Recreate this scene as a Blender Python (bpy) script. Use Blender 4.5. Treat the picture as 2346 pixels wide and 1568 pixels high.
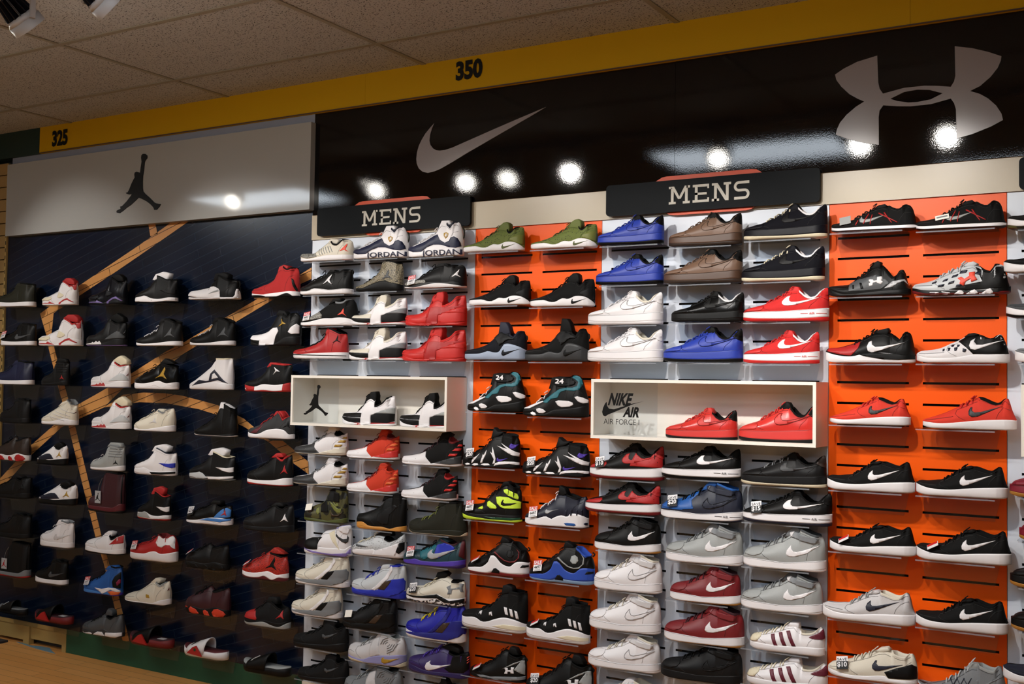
import bpy, math
import numpy as np
from mathutils import Vector, Matrix
from mathutils.geometry import tessellate_polygon
scene = bpy.context.scene
for o in list(bpy.data.objects): bpy.data.objects.remove(o)
COL = scene.collection

# ---------------- camera ----------------
cd = bpy.data.cameras.new('camera'); cam = bpy.data.objects.new('camera', cd); COL.objects.link(cam)
cd.sensor_width = 36.0; cd.sensor_fit = 'HORIZONTAL'; cd.lens = 2544.03/2346*36
cam.location = (3.6002, -4.1395, 1.5627)
_r = Vector((0.85611085, 0.51655244, 0.01574127)); _d = Vector((-0.00574588, 0.03997182, -0.99918429)); _f = Vector((-0.51676029, 0.85532206, 0.03718836))
cam.rotation_euler = Matrix((_r, -_d, -_f)).transposed().to_euler()
cd.clip_start = .05; cd.clip_end = 60
scene.camera = cam

# ---------------- world, exposure ----------------
w = bpy.data.worlds.new('world'); scene.world = w; w.use_nodes = True
w.node_tree.nodes['Background'].inputs[0].default_value = (.60, .72, 1, 1)
w.node_tree.nodes['Background'].inputs[1].default_value = 0.05
vs = scene.view_settings; vs.view_transform = 'Standard'; vs.look = 'None'; vs.gamma = 1; vs.use_curve_mapping = False
vs.exposure = 0.06

# ---------------- lights: a row of ceiling track spotlights and fluorescent troffers ----------------
LAMP_Y, LAMP_Z = -1.70, 2.85
# x of each lamp, what it is aimed at on the wall (x, z), power, cone
LAMPS = [(-2.21, -1.75, 1.8, 52, 54), (-0.97, -0.5, 1.65, 52, 56), (-0.26, 0.35, 1.5, 42, 60), (0.05, 0.45, 1.2, 40, 60), (0.478, 1.2, 1.5, 42, 60), (1.41, 1.8, 1.4, 72, 58), (2.18, 2.45, 1.45, 66, 58), (2.6, 2.95, 1.45, 68, 58)]
def spot(x, y, z, tx, tz, power, ang=60, blend=.65, rad=.035, col=(1, .95, .89)):
    l = bpy.data.lights.new('spot_beam', 'SPOT'); l.energy = power; l.spot_size = math.radians(ang); l.spot_blend = blend
    l.shadow_soft_size = rad; l.color = col
    o = bpy.data.objects.new('spot_beam', l); COL.objects.link(o); o.location = (x, y, z)
    o.rotation_euler = (Vector((tx, 0, tz))-Vector((x, y, z))).to_track_quat('-Z', 'Y').to_euler()
    return o
BEAMS = [spot(x, LAMP_Y, LAMP_Z-.05, tx, tz, p, an) for x, tx, tz, p, an in LAMPS]
FLOOR_FILL = spot(-1.5, -2.3, 3.0, -1.5, -1, 60, 75, .8, .06, (1, .86, .66)); FLOOR_FILL.rotation_euler = (math.radians(38), 0, math.radians(0))  # added fill beam that brightens the floor at the left

# ---------------- outlines of the emblems and mural lines on the wall (x, z in metres) ----------------
SWOOSH = [(1.26, 2.754), (1.203, 2.73), (1.09, 2.685), (0.976, 2.64), (0.858, 2.593), (0.778, 2.559), (0.717, 2.535), (0.68, 2.525), (0.643, 2.521), (0.614, 2.529), (0.592, 2.546), (0.58, 2.57), (0.577, 2.591), (0.58, 2.621), (0.59, 2.652), (0.606, 2.679), (0.626, 2.705), (0.651, 2.728), (0.673, 2.747), (0.661, 2.724), (0.652, 2.697), (0.649, 2.67), (0.655, 2.649), (0.67, 2.632), (0.687, 2.622), (0.707, 2.618), (0.736, 2.618), (0.777, 2.625), (0.817, 2.636), (0.897, 2.658), (1.014, 2.69), (1.128, 2.72), (1.202, 2.739)]
ARCS = [(2.651, 2.782), (2.579, 2.769), (2.53, 2.75), (2.498, 2.732), (2.503, 2.711), (2.521, 2.684), (2.55, 2.653), (2.58, 2.632), (2.605, 2.618), (2.575, 2.602), (2.541, 2.576), (2.517, 2.549), (2.506, 2.525), (2.502, 2.506), (2.541, 2.487), (2.6, 2.466), (2.658, 2.452), (2.657, 2.554), (2.66, 2.578), (2.673, 2.596), (2.722, 2.587), (2.769, 2.581), (2.838, 2.581), (2.905, 2.593), (2.916, 2.575), (2.922, 2.553), (2.925, 2.449), (2.976, 2.459), (3.036, 2.479), (3.075, 2.498), (3.07, 2.521), (3.053, 2.551), (3.028, 2.578), (3.002, 2.597), (2.969, 2.612), (3.002, 2.626), (3.036, 2.654), (3.058, 2.682), (3.068, 2.706), (3.07, 2.721), (3.028, 2.742), (2.975, 2.763), (2.918, 2.778), (2.92, 2.672), (2.916, 2.653), (2.905, 2.635), (2.86, 2.644), (2.815, 2.65), (2.746, 2.651), (2.672, 2.639), (2.66, 2.659), (2.655, 2.682)]
ARCH = [(2.698, 2.617), (2.746, 2.636), (2.792, 2.639), (2.833, 2.633), (2.878, 2.615), (2.837, 2.598), (2.792, 2.594), (2.76, 2.596), (2.722, 2.606)]
JUMP = [(-1.249, 2.773), (-1.238, 2.78), (-1.219, 2.778), (-1.204, 2.767), (-1.203, 2.753), (-1.218, 2.741), (-1.223, 2.731), (-1.226, 2.695), (-1.233, 2.66), (-1.234, 2.628), (-1.232, 2.592), (-1.228, 2.574), (-1.211, 2.559), (-1.176, 2.536), (-1.138, 2.507), (-1.122, 2.501), (-1.087, 2.494), (-1.096, 2.481), (-1.117, 2.465), (-1.136, 2.466), (-1.142, 2.479), (-1.167, 2.499), (-1.198, 2.517), (-1.236, 2.533), (-1.263, 2.542), (-1.289, 2.526), (-1.326, 2.505), (-1.356, 2.494), (-1.386, 2.478), (-1.413, 2.467), (-1.436, 2.471), (-1.439, 2.481), (-1.425, 2.486), (-1.406, 2.49), (-1.409, 2.503), (-1.395, 2.504), (-1.358, 2.528), (-1.324, 2.557), (-1.317, 2.567), (-1.34, 2.565), (-1.359, 2.57), (-1.367, 2.576), (-1.352, 2.578), (-1.341, 2.59), (-1.323, 2.623), (-1.307, 2.645), (-1.298, 2.655), (-1.302, 2.671), (-1.299, 2.682), (-1.284, 2.686), (-1.263, 2.68), (-1.257, 2.675), (-1.252, 2.708), (-1.246, 2.739), (-1.251, 2.76)]
MLINE1 = [(-0.907, 2.402), (-1.043, 2.403), (-1.289, 2.293), (-1.796, 2.081), (-2.051, 1.967), (-2.137, 1.928), (-2.013, 1.928), (-1.785, 2.026), (-1.469, 2.156), (-1.168, 2.287)]
MLINE2 = [(-2.137, 1.928), (-2.013, 1.928), (-2.028, 1.8), (-1.995, 1.72), (-1.861, 1.437), (-1.789, 1.272), (-1.666, 0.983), (-1.538, 0.674), (-1.472, 0.534), (-1.383, 0.362), (-1.289, 0.131), (-1.343, 0.131), (-1.438, 0.356), (-1.514, 0.53), (-1.589, 0.67), (-1.724, 0.979), (-1.846, 1.27), (-1.92, 1.431), (-2.047, 1.72), (-2.074, 1.8)]
MLINE3 = [(-0.054, 2.115), (-0.135, 2.08), (-0.432, 1.96), (-0.63, 1.879), (-0.938, 1.75), (-1.07, 1.702), (-1.327, 1.587), (-1.59, 1.476), (-1.776, 1.402), (-2.01, 1.261), (-2.18, 1.157), (-2.47, 0.941), (-2.466, 0.871), (-2.185, 1.093), (-1.913, 1.268), (-1.764, 1.321), (-1.552, 1.392), (-1.398, 1.502), (-1.317, 1.531), (-1.063, 1.617), (-0.936, 1.69), (-0.575, 1.847), (-0.319, 1.957), (-0.122, 2.037), (-0.055, 2.058)]
MLINE4 = [(-1.231, 2.401), (-1.177, 2.4), (-1.156, 2.344), (-1.212, 2.333)]
MARC = [(-1.552, 1.392), (-1.396, 1.466), (-1.232, 1.481), (-1.061, 1.48), (-0.934, 1.47), (-0.674, 1.427), (-0.482, 1.361), (-0.303, 1.258), (-0.218, 1.261), (-0.048, 1.166), (-0.043, 1.105), (-0.135, 1.149), (-0.302, 1.247), (-0.481, 1.321), (-0.684, 1.378), (-0.807, 1.402), (-1.059, 1.428), (-1.264, 1.428)]
BOXSW = [(1.798, 1.501), (1.761, 1.491), (1.743, 1.485), (1.682, 1.46), (1.644, 1.445), (1.63, 1.437), (1.62, 1.441), (1.616, 1.454), (1.62, 1.471), (1.629, 1.489), (1.636, 1.495), (1.637, 1.48), (1.646, 1.468), (1.668, 1.466), (1.701, 1.476), (1.743, 1.489)]
JUMP_X0, JUMP_Z0 = min(p[0] for p in JUMP), min(p[1] for p in JUMP); JUMP_W, JUMP_H = max(p[0] for p in JUMP)-JUMP_X0, max(p[1] for p in JUMP)-JUMP_Z0

# ---------------- sneaker patterns: side outlines and panels in thousandths of a shoe length ----------------
DESIGNS = {
 'court_low': {'top': '0,65 22,127 55,166 142,197 259,230 345,279 431,324 531,382 601,409 637,417 693,378 749,322 797,297 864,305 908,354 943,406 974,425 990,406 994,354 997,245 1000,163', 'mid': '0,125 239,124 462,126 653,136 859,148 1000,163', 'out': '0,58 239,36 653,32 1000,47', 'tongue': '531,371 559,410 615,448 658,442 700,376 637,342', 'col': (0.651, 0.95), 'p': [('check_mark_logo', 'S', '944,304 763,262 653,241 601,242 578,260 571,291 582,323 544,312 516,284 496,249 499,221 523,201 571,197 653,208 791,249'), ('toe_overlay', 'V', '51,133 81,158 179,183 275,203 296,180 268,145 179,131'), ('heel_tab', 'H', '908,316 929,362 955,414 978,422 991,395 996,327 997,265 957,281')], 'lace': (0.287, 0.601, 7)},
 'court_mid': {'top': '0,81 22,149 56,192 157,228 264,250 349,287 412,322 482,357 538,375 569,411 601,449 663,467 725,469 787,447 855,421 922,406 970,379 989,331 997,238 1000,132', 'mid': '0,97 203,99 411,87 517,80 678,93 878,121 1000,132', 'out': '0,38 125,10 411,4 813,13 1000,31', 'tongue': '510,357 566,440 608,480 670,487 718,465 677,409', 'col': (0.691, 0.95), 'p': [('check_mark_logo', 'S', '943,300 799,201 678,161 610,155 577,163 563,181 571,221 617,283 624,244 644,214 684,210 759,232'), ('toe_overlay', 'V', '44,150 99,199 203,231 275,231 289,199 261,157 188,133 108,134')], 'lace': (0.285, 0.524, 5), 'strap': ('592,414 610,436 718,410 813,389 901,388 924,363 903,328 865,318 813,330 704,349 605,373', 'R')},
 'knit_runner': {'top': '0,128 47,159 135,159 221,172 295,182 357,216 417,257 466,291 526,321 598,341 670,335 741,310 800,294 842,303 883,334 915,357 932,351 948,303 964,220 982,160 1000,125', 'mid': '0,135 108,97 213,79 395,77 570,97 745,114 917,126 1000,125', 'tongue': '490,304 538,337 598,352 646,343 598,310', 'col': (0.622, 0.906), 'p': [('check_mark_logo', 'S', '850,262 687,184 593,143 541,128 508,145 503,175 517,213 550,245 552,208 570,191 616,195 687,215')], 'lace': (0.308, 0.55, 6)},
 'zoom_runner': {'top': '0,106 33,117 93,123 186,135 279,163 357,205 436,247 514,281 578,306 629,313 681,294 744,255 795,238 833,253 858,287 889,299 921,282 948,238 965,172 977,92 1000,46', 'mid': '0,78 71,48 241,40 434,44 621,45 810,41 1000,47', 'out': '0,26 174,-16 434,-36 621,-44 760,-15 884,-12 930,-42 1000,-23', 'tongue': '514,268 578,310 636,319 668,291 617,261', 'col': (0.668, 0.883), 'p': [('check_mark_logo', 'S', '649,175 496,104 409,90 373,102 364,129 383,175 398,141 434,129 496,137'), ('side_lines', 'red3', '320,65 345,124 353,122 330,62'), ('side_lines', 'red3', '409,81 459,205 466,202 419,76'), ('side_lines', 'red3', '484,71 503,189 510,186 493,69'), ('side_lines', 'red3', '584,205 798,81 792,75 574,199'), ('side_lines', 'red3', '647,208 735,78 726,77 634,206')], 'lace': (0.279, 0.539, 6)},
 'charged_runner': {'top': '0,112 31,128 127,139 250,144 318,181 386,234 453,279 507,325 560,364 613,389 659,367 719,289 784,212 823,211 849,251 862,291 895,303 927,281 947,200 959,132 1000,51', 'mid': '0,105 197,31 359,26 489,37 683,54 876,62 1000,75', 'out': '0,62 197,4 359,-5 553,5 748,18 1000,18', 'tongue': '520,325 560,391 613,414 653,398 653,333 600,308', 'col': (0.666, 0.862), 'p': [('side_panel', 'grey4', '286,172 359,184 527,220 618,245 748,173 774,139 670,74 463,58 293,55'), ('logo_mark', 'white', '525,180 540,189 579,185 586,171 624,177 624,215 676,220 689,196 670,176 693,155 670,128 631,143 618,157 579,148 573,117 534,109 530,139 547,149'), ('heel_wrap', 'silver', '709,80 800,158 936,179 961,170 864,136 800,91'), ('side_stripe', 'black', '333,123 354,122 359,81 339,77'), ('side_stripe', 'black', '418,148 443,147 469,83 437,78')], 'lace': (0.332, 0.56, 6)},
 'spine_runner': {'top': '0,86 41,124 124,139 217,161 309,206 389,252 480,284 559,317 616,333 660,325 694,293 760,243 815,229 837,258 854,295 892,305 930,290 952,218 974,122 1000,69', 'mid': '0,86 118,52 237,41 351,37 572,33 792,39 1000,74', 'out': '0,56 118,22 237,-2 682,-36 857,-28 900,13 1000,24', 'tongue': '537,294 582,334 638,344 683,318 649,289', 'col': (0.694, 0.892), 'p': [('back_panel', 'black', '660,281 770,224 825,213 868,274 931,279 961,179 989,63 857,49 572,33 407,48 572,93 737,124'), ('mesh_diamonds', 'navy2', '351,146 396,163 385,139 340,128'), ('mesh_diamonds', 'navy2', '440,192 495,209 484,185 429,168'), ('mesh_diamonds', 'navy2', '407,120 462,137 451,113 396,99'), ('mesh_diamonds', 'navy2', '517,238 583,248 572,222 506,212'), ('mesh_diamonds', 'navy2', '484,95 539,103 531,79 473,73'), ('mesh_diamonds', 'navy2', '237,125 283,136 272,117 232,109'), ('mesh_diamonds', 'navy2', '682,233 726,217 704,196 660,204'), ('mesh_diamonds', 'navy2', '306,93 362,103 351,80 295,75'), ('logo_mark', 'coral', '493,161 528,175 561,153 605,182 600,218 660,228 658,186 685,143 627,121 622,157 572,129 556,81 512,106 523,136'), ('sole_lug', 'white', '214,23 306,20 308,-16 220,-17'), ('sole_lug', 'white', '334,26 418,14 424,-22 351,-23'), ('sole_lug', 'white', '457,-1 517,40 556,15 550,-33 457,-25'), ('sole_lug', 'white', '572,-3 660,43 693,12 677,-35 572,-30'), ('sole_lug', 'white', '704,-12 814,52 841,14 836,-28 704,-36')], 'lace': (0.286, 0.548, 6)},
 'fusion_trainer': {'top': '0,132 42,165 139,169 242,195 331,220 395,252 458,283 508,309 558,338 620,346 694,352 756,300 829,243 866,274 890,324 926,334 957,298 975,223 990,135 1000,86', 'mid': '0,125 167,81 334,68 504,107 674,107 844,89 1000,76', 'out': '0,112 233,30 480,15 747,17 1000,35', 'tongue': '558,334 608,359 707,379 725,351 707,301 608,314', 'col': (0.731, 0.914), 'p': [('toe_panel', 'red3', '37,129 59,158 167,159 271,184 359,212 414,228 401,158 359,107 322,75 180,94'), ('sole_rear_panel', 'black', '414,88 541,114 844,89 997,76 997,42 844,32 674,38 480,69'), ('check_mark_logo', 'white', '897,218 674,145 553,110 511,126 498,171 517,222 547,237 553,196 589,171 674,177')], 'lace': (0.331, 0.558, 5)},
 'free_trainer': {'top': '0,99 48,130 123,139 221,152 295,175 368,211 441,238 513,276 573,308 632,316 703,298 774,264 832,259 862,286 891,308 920,298 949,235 978,160 1000,98', 'mid': '0,92 128,56 315,49 492,62 632,88 784,89 1000,95', 'tongue': '525,283 573,319 632,326 691,307 632,288', 'col': (0.68, 0.879), 'p': [('back_panel', 'black', '468,234 585,298 650,308 714,289 784,256 842,252 899,300 926,291 951,234 991,97 784,92 632,95 562,164'), ('check_mark_logo', 'white', '948,244 714,158 655,139 609,148 591,183 603,234 650,264 638,228 667,193 725,193'), ('cutout', 'navy2', '362,158 392,160 386,132 368,126'), ('cutout', 'navy2', '433,158 468,164 459,132 439,126'), ('cutout', 'navy2', '527,155 564,143 550,117 524,120'), ('cutout', 'navy2', '398,194 433,199 421,173 400,171'), ('cutout', 'navy2', '462,196 492,194 480,171 462,168'), ('cutout', 'navy2', '309,142 329,148 327,126 310,122')]},
 'open_knit': {'top': '0,83 44,98 138,128 245,165 339,208 431,250 510,289 575,327 627,332 692,309 756,281 808,272 846,286 878,320 910,327 925,301 948,223 973,158 1000,108', 'mid': '0,76 166,56 327,61 518,83 708,101 897,109 1000,105', 'col': (0.601, 0.884), 'p': [('check_mark_logo', 'S', '858,245 708,178 607,135 550,127 518,149 515,186 530,224 553,230 550,194 581,175 645,183')], 'lace': (0.405, 0.562, 5)},
 'flex_trainer': {'top': '0,84 54,133 143,159 232,184 332,223 419,260 493,295 554,328 597,353 664,365 712,347 772,315 832,299 880,299 910,328 952,333 969,305 986,252 1000,173', 'mid': '0,77 117,60 260,42 442,47 656,74 728,47 1000,61', 'out': '0,52 117,35 260,11 442,10 704,31 1000,39', 'tongue': '542,314 591,356 676,376 712,350 639,315', 'col': (0.724, 0.916), 'p': [('heel_panel', 'black', '662,118 800,180 947,230 990,202 1000,74 704,56'), ('check_mark_logo', 'navy2', '856,218 704,160 609,127 561,123 532,144 528,175 561,228 579,230 573,199 597,179 680,185')], 'lace': (0.294, 0.542, 6)},
 'crossfit_runner': {'top': '0,-29 54,10 132,22 235,50 324,77 400,121 463,150 526,193 576,233 639,272 688,269 738,256 812,234 873,232 910,261 946,273 964,230 982,167 1000,100', 'mid': '0,-22 96,-39 280,-25 650,17 1000,67', 'tongue': '539,208 614,271 688,275 713,239 639,209', 'col': (0.688, 0.922), 'p': [('check_mark_logo', 'grey3', '967,188 834,121 748,50 699,50 681,86 687,133 712,143 712,110 748,89 846,142'), ('thread_line', 'navy2', '380,115 392,113 489,9 476,7'), ('thread_line', 'navy2', '461,124 472,123 568,19 556,17'), ('thread_line', 'navy2', '540,134 551,132 648,29 636,28'), ('thread_line', 'navy2', '467,122 478,126 392,-3 380,-5'), ('thread_line', 'navy2', '546,132 557,136 472,7 461,5'), ('thread_line', 'navy2', '626,142 637,146 551,17 540,15')], 'lace': (0.324, 0.639, 6)},
 'hyper_low': {'top': '0,79 0,97 112,115 213,139 313,178 375,208 437,243 511,283 585,327 658,351 755,311 792,260 840,267 888,317 924,339 978,335 992,305 1000,214 1000,131 1000,69', 'mid': '0,76 209,78 298,78 381,55 461,54 563,97 656,88 751,119 834,122 919,105 983,61 1000,28', 'tongue': '548,318 622,378 683,418 731,424 774,399 786,336 780,279 683,293', 'col': (0.731, 0.924), 'p': [('check_mark_logo', 'S', '917,87 799,45 727,24 709,26 701,49 715,83 727,88 724,65 741,55 811,63'), ('heel_counter', 'V', '834,168 919,208 989,232 1000,203 1000,90 983,77 928,110 845,125')], 'lace': (0.363, 0.609, 6)},
 'strap_mid': {'top': '0,95 0,138 118,157 231,177 330,209 416,250 478,307 539,369 570,399 612,414 733,398 782,356 842,314 865,345 913,396 949,401 979,364 992,293 996,222 1000,120', 'mid': '0,85 216,85 339,90 454,122 533,106 613,106 659,148 683,199 729,225 825,219 939,184 1000,141', 'tongue': '564,368 594,539 685,534 733,480 769,377 685,347', 'col': (0.745, 0.949), 'p': [('check_mark_logo', 'S', '941,153 825,107 706,57 680,65 671,91 683,127 704,148 706,117 729,112 836,127')], 'strap': ('527,303 613,390 729,343 801,322 869,291 753,281 636,204', 'strap3'), 'loop': (0.97, 0.344, 0.072)},
 'turf_mid': {'top': '0,52 0,102 97,137 188,183 279,245 356,311 421,394 459,465 472,541 510,563 637,573 713,565 738,597 789,601 864,588 901,545 926,449 963,343 993,258 1000,184', 'mid': '0,41 165,47 300,39 421,42 539,99 659,113 843,138 948,162 1000,184', 'tongue': '408,399 459,563 561,580 637,575 561,488', 'col': (0.536, 0.726), 'p': [('side_wave', 'teal', '367,214 421,258 468,286 539,347 610,396 708,419 807,420 866,448 872,501 831,533 770,564 782,591 831,597 900,582 920,534 918,459 900,395 831,373 708,382 635,359 610,316 593,272 503,254 445,194 385,198'), ('toe_stripe', 'white', '0,102 361,222 376,212 165,112'), ('air_window', 'white', '563,218 610,235 757,230 825,207 831,175 782,153 659,139 604,160'), ('air_window', 'white', '849,288 890,299 948,279 995,248 997,210 956,199 900,225'), ('air_window', 'white', '196,53 229,65 268,49 294,18 255,9 210,28'), ('air_window', 'white', '287,104 331,118 391,101 427,70 391,42 325,46 294,72')], 'lace': (0.227, 0.395, 3), 'strap': ('509,540 539,562 708,564 782,543 837,501 825,469 770,447 610,439 521,454', 'black2'), 'strap_text': ('24', '551,474 681,542'), 'lcol': 'white'},
 'uptempo_mid': {'top': '0,134 0,179 85,207 191,212 283,250 362,286 441,355 493,423 532,479 570,514 661,523 763,521 840,518 916,494 966,463 984,399 989,313 995,226 1000,117', 'mid': '0,45 196,41 391,46 571,37 632,73 756,98 879,104 1000,96', 'out': '0,17 196,-3 391,-6 607,4 879,7 1000,25', 'tongue': '506,435 557,612 635,549 738,553 661,484', 'col': (0.712, 0.941), 'p': [('claw_stripe', 'white', '239,53 265,133 317,157 354,203 317,130 298,107 265,62'), ('claw_stripe', 'white', '391,60 421,151 427,195 445,179 475,262 477,197 465,164 445,119 427,64'), ('claw_stripe', 'white', '595,55 619,126 583,190 549,241 589,212 577,312 607,256 632,192 647,139 632,62'), ('collar_wave', 'white', '657,335 807,298 841,288 721,381 879,300 949,259 993,237 993,181 921,199 832,244'), ('check_mark_logo', 'purple2', '984,372 949,313 921,296 885,306 870,338 896,382 921,364 949,358'), ('check_mark_logo', 'purple2', '855,154 756,111 694,92 666,107 669,140 688,157 691,130 731,129'), ('heel_pod', 'white', '619,23 644,68 706,89 807,101 941,102 1000,89 1000,52 879,68 706,49'), ('sole_pod', 'white', '115,31 160,52 203,47 211,26 152,17'), ('sole_pod', 'white', '258,28 291,49 348,51 366,28 304,14'), ('sole_pod', 'white', '409,36 451,56 523,57 557,31 463,22')], 'lace': (0.244, 0.506, 5), 'lcol': 'black2'},
 'zone_mid': {'top': '0,124 0,184 119,213 222,220 325,238 402,286 465,365 541,423 617,470 667,510 717,572 767,585 841,553 915,510 977,477 994,429 1000,354 1000,249 1000,144', 'mid': '0,135 190,98 381,85 557,102 736,98 1000,102', 'out': '0,81 190,50 381,35 557,22 857,26 1000,38', 'tongue': '654,494 717,582 779,594 854,548 754,521', 'col': (0.792, 0.95), 'p': [('upper_pod', 'volt', '730,467 786,481 881,455 949,415 972,367 969,338 949,338 892,371 811,393 749,431'), ('side_pod', 'volt', '616,354 688,366 834,363 902,335 1000,301 1000,207 786,197 712,218 652,267'), ('toe_pod', 'volt', '480,267 510,290 568,267 628,233 652,203 640,181 545,186 492,220'), ('toe_pod', 'volt', '333,168 404,209 428,184 416,162'), ('check_mark_logo', 'black2', '957,286 881,250 761,237 724,250 724,282 749,326 764,321 755,289 786,273'), ('air_window', 'green2', '440,60 616,58 857,62 1000,68 1000,44 857,33 557,30')], 'lace': (0.389, 0.642, 5), 'lcol': 'black2'},
 'wave_mid': {'top': '0,93 31,141 97,167 193,194 265,241 324,281 407,323 466,368 513,432 571,462 664,452 757,428 849,404 918,418 963,431 988,362 997,259 1000,148', 'mid': '0,82 157,103 234,125 282,98 351,124 417,133 483,101 548,136 637,162 727,148 772,192 862,198 956,171 1000,137', 'out': '0,-1 157,0 282,-15 450,-3 614,8 840,5 1000,11', 'tongue': '536,434 560,558 641,532 688,454 618,419', 'col': (0.664, 0.906), 'p': [('check_mark_logo', 'silver', '598,243 504,215 439,175 406,173 390,197 395,218 417,232 423,215 461,214'), ('air_window', 'blue2', '682,59 727,67 840,66 867,47 840,30 715,31'), ('air_window', 'navy2', '962,66 978,80 1000,77 1000,45 978,48'), ('fin', 'navy2', '693,237 724,249 718,168 700,161'), ('fin', 'navy2', '772,243 804,255 798,174 779,167'), ('fin', 'navy2', '862,249 892,260 885,180 868,173'), ('fin', 'navy2', '931,252 954,262 949,182 936,176')], 'lace': (0.265, 0.548, 5), 'lcol': 'white'},
 'wing_mid': {'top': '0,73 0,117 101,163 189,200 293,261 379,312 448,354 516,418 558,472 618,499 702,485 803,444 886,380 953,358 977,296 992,239 1000,215', 'mid': '0,59 189,91 313,104 410,177 426,250 465,274 520,264 615,172 746,141 844,207 931,220 1000,207', 'out': '0,37 227,30 426,27 504,55 713,45 1000,51', 'tongue': '533,441 575,531 652,509 719,472 618,434', 'col': (0.736, 0.944), 'p': [('sole_hook', 'K', '911,141 937,177 1000,172 1000,150 965,142'), ('midfoot_plate', 'black2', '465,38 504,98 536,105 592,70 592,34'), ('ankle_disc', 'Z', '697,350 746,369 796,352 812,304 779,265 729,260 689,292'), ('piping', 'X', '497,320 520,329 584,276 664,226 746,209 821,222 875,266 883,338 844,391 893,346 893,268 829,209 746,195 648,218 568,268')], 'lace': (0.223, 0.533, 5), 'loop': (0.961, 0.408, 0.043)},
 'boost_mid': {'top': '0,106 0,175 107,216 270,245 367,280 463,319 527,380 591,454 638,512 717,534 842,535 966,522 1000,519 1000,413 1000,294 1000,201 1000,126', 'mid': '0,147 96,134 279,154 386,106 475,115 564,150 684,186 792,189 907,168 1000,121', 'out': '0,65 176,39 416,35 639,19 881,28 1000,29', 'tongue': '622,471 646,593 701,613 780,594 811,531 717,494', 'col': (0.733, 0.95), 'p': [('diagonal_stripe', 'white', '712,330 753,324 780,228 738,236'), ('diagonal_stripe', 'white', '792,315 835,309 859,210 820,219'), ('diagonal_stripe', 'white', '870,300 907,289 930,189 895,196'), ('lace_anchor', 'white', '334,225 364,237 374,194 359,195 349,216 338,195'), ('lace_anchor', 'white', '493,230 527,247 549,196 534,197 516,226 502,197'), ('sole_bubbles', 'cream2', '549,62 715,101 881,100 993,86 993,46 881,47 684,44')], 'lace': (0.318, 0.622, 6), 'lcol': 'black2'},
 'rocket_mid': {'top': '0,35 33,123 141,155 256,187 352,241 447,302 504,358 579,432 636,468 711,434 785,397 878,378 970,407 994,374 1000,277 1000,166 1000,104', 'mid': '0,35 149,57 291,33 434,35 610,57 792,90 1000,100', 'out': '0,-29 252,-37 434,-36 700,-10 1000,12', 'tongue': '692,432 729,516 823,512 897,412 785,397', 'col': (0.692, 0.95), 'p': [('heel_panel', 'grey2', '637,179 828,292 941,341 984,338 992,249 993,123 896,174 845,192 933,317 755,234'), ('logo_mark', 'white', '682,205 736,208 736,176 792,184 792,227 845,231 837,186 845,140 792,133 783,160 736,153 733,118 682,117 700,164'), ('sole_stripe', 'grey3', '208,39 328,54 434,38 1000,104 1000,56 610,2 364,-21')], 'lace': (0.256, 0.617, 5), 'loop': (0.97, 0.373, 0.053), 'lcol': 'black2'},
 'shell_low': {'top': '0,51 26,136 71,185 145,206 234,227 323,267 411,300 498,346 556,377 657,387 679,319 715,282 786,277 857,293 914,335 956,368 984,351 993,286 1000,198 1000,114', 'mid': '0,87 150,92 358,86 582,90 793,109 1000,107', 'tongue': '513,348 556,389 665,395 679,333 614,311', 'col': (0.686, 0.95), 'p': [('side_stripe', 'burgundy', '319,216 365,228 421,86 372,83'), ('side_stripe', 'burgundy', '420,248 467,260 537,94 487,92'), ('side_stripe', 'burgundy', '520,280 568,292 655,103 604,99'), ('heel_tab', 'burgundy', '821,238 862,264 940,304 979,351 993,313 998,227 973,219 862,226'), ('toe_overlay', 'cream2', '31,107 53,165 103,199 181,218 189,177 150,121 81,107')], 'lace': (0.19, 0.528, 6), 'lcol': 'cream2'},
 'chevron_trainer': {'top': '0,93 0,137 102,139 215,134 295,136 375,181 454,238 534,296 581,324 636,290 691,248 769,241 831,286 877,311 939,304 988,272 995,178 1000,108 1000,59', 'mid': '0,68 235,35 416,52 573,77 752,76 920,77 1000,77', 'tongue': '549,282 597,335 722,328 769,301 722,249', 'col': (0.604, 0.908), 'p': [('toe_panel', 'elephant', '0,93 0,131 199,119 387,114 416,64 235,41'), ('figure_logo', 'coral', '828,127 871,164 897,191 937,245 940,209 931,155 969,120 942,131 914,149 885,143'), ('sole_insert', 'red3', '885,-26 960,-13 1000,5 1000,-43 960,-37'), ('knit_line', 'grey2', '416,174 473,81 480,84 423,177'), ('knit_line', 'grey2', '459,185 516,91 523,95 466,188'), ('knit_line', 'grey2', '501,195 559,102 566,105 509,199'), ('knit_line', 'grey2', '544,206 602,113 609,116 552,209'), ('knit_line', 'grey2', '588,210 646,117 654,120 595,214'), ('knit_line', 'grey2', '631,215 691,121 698,124 639,218')]},
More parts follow.
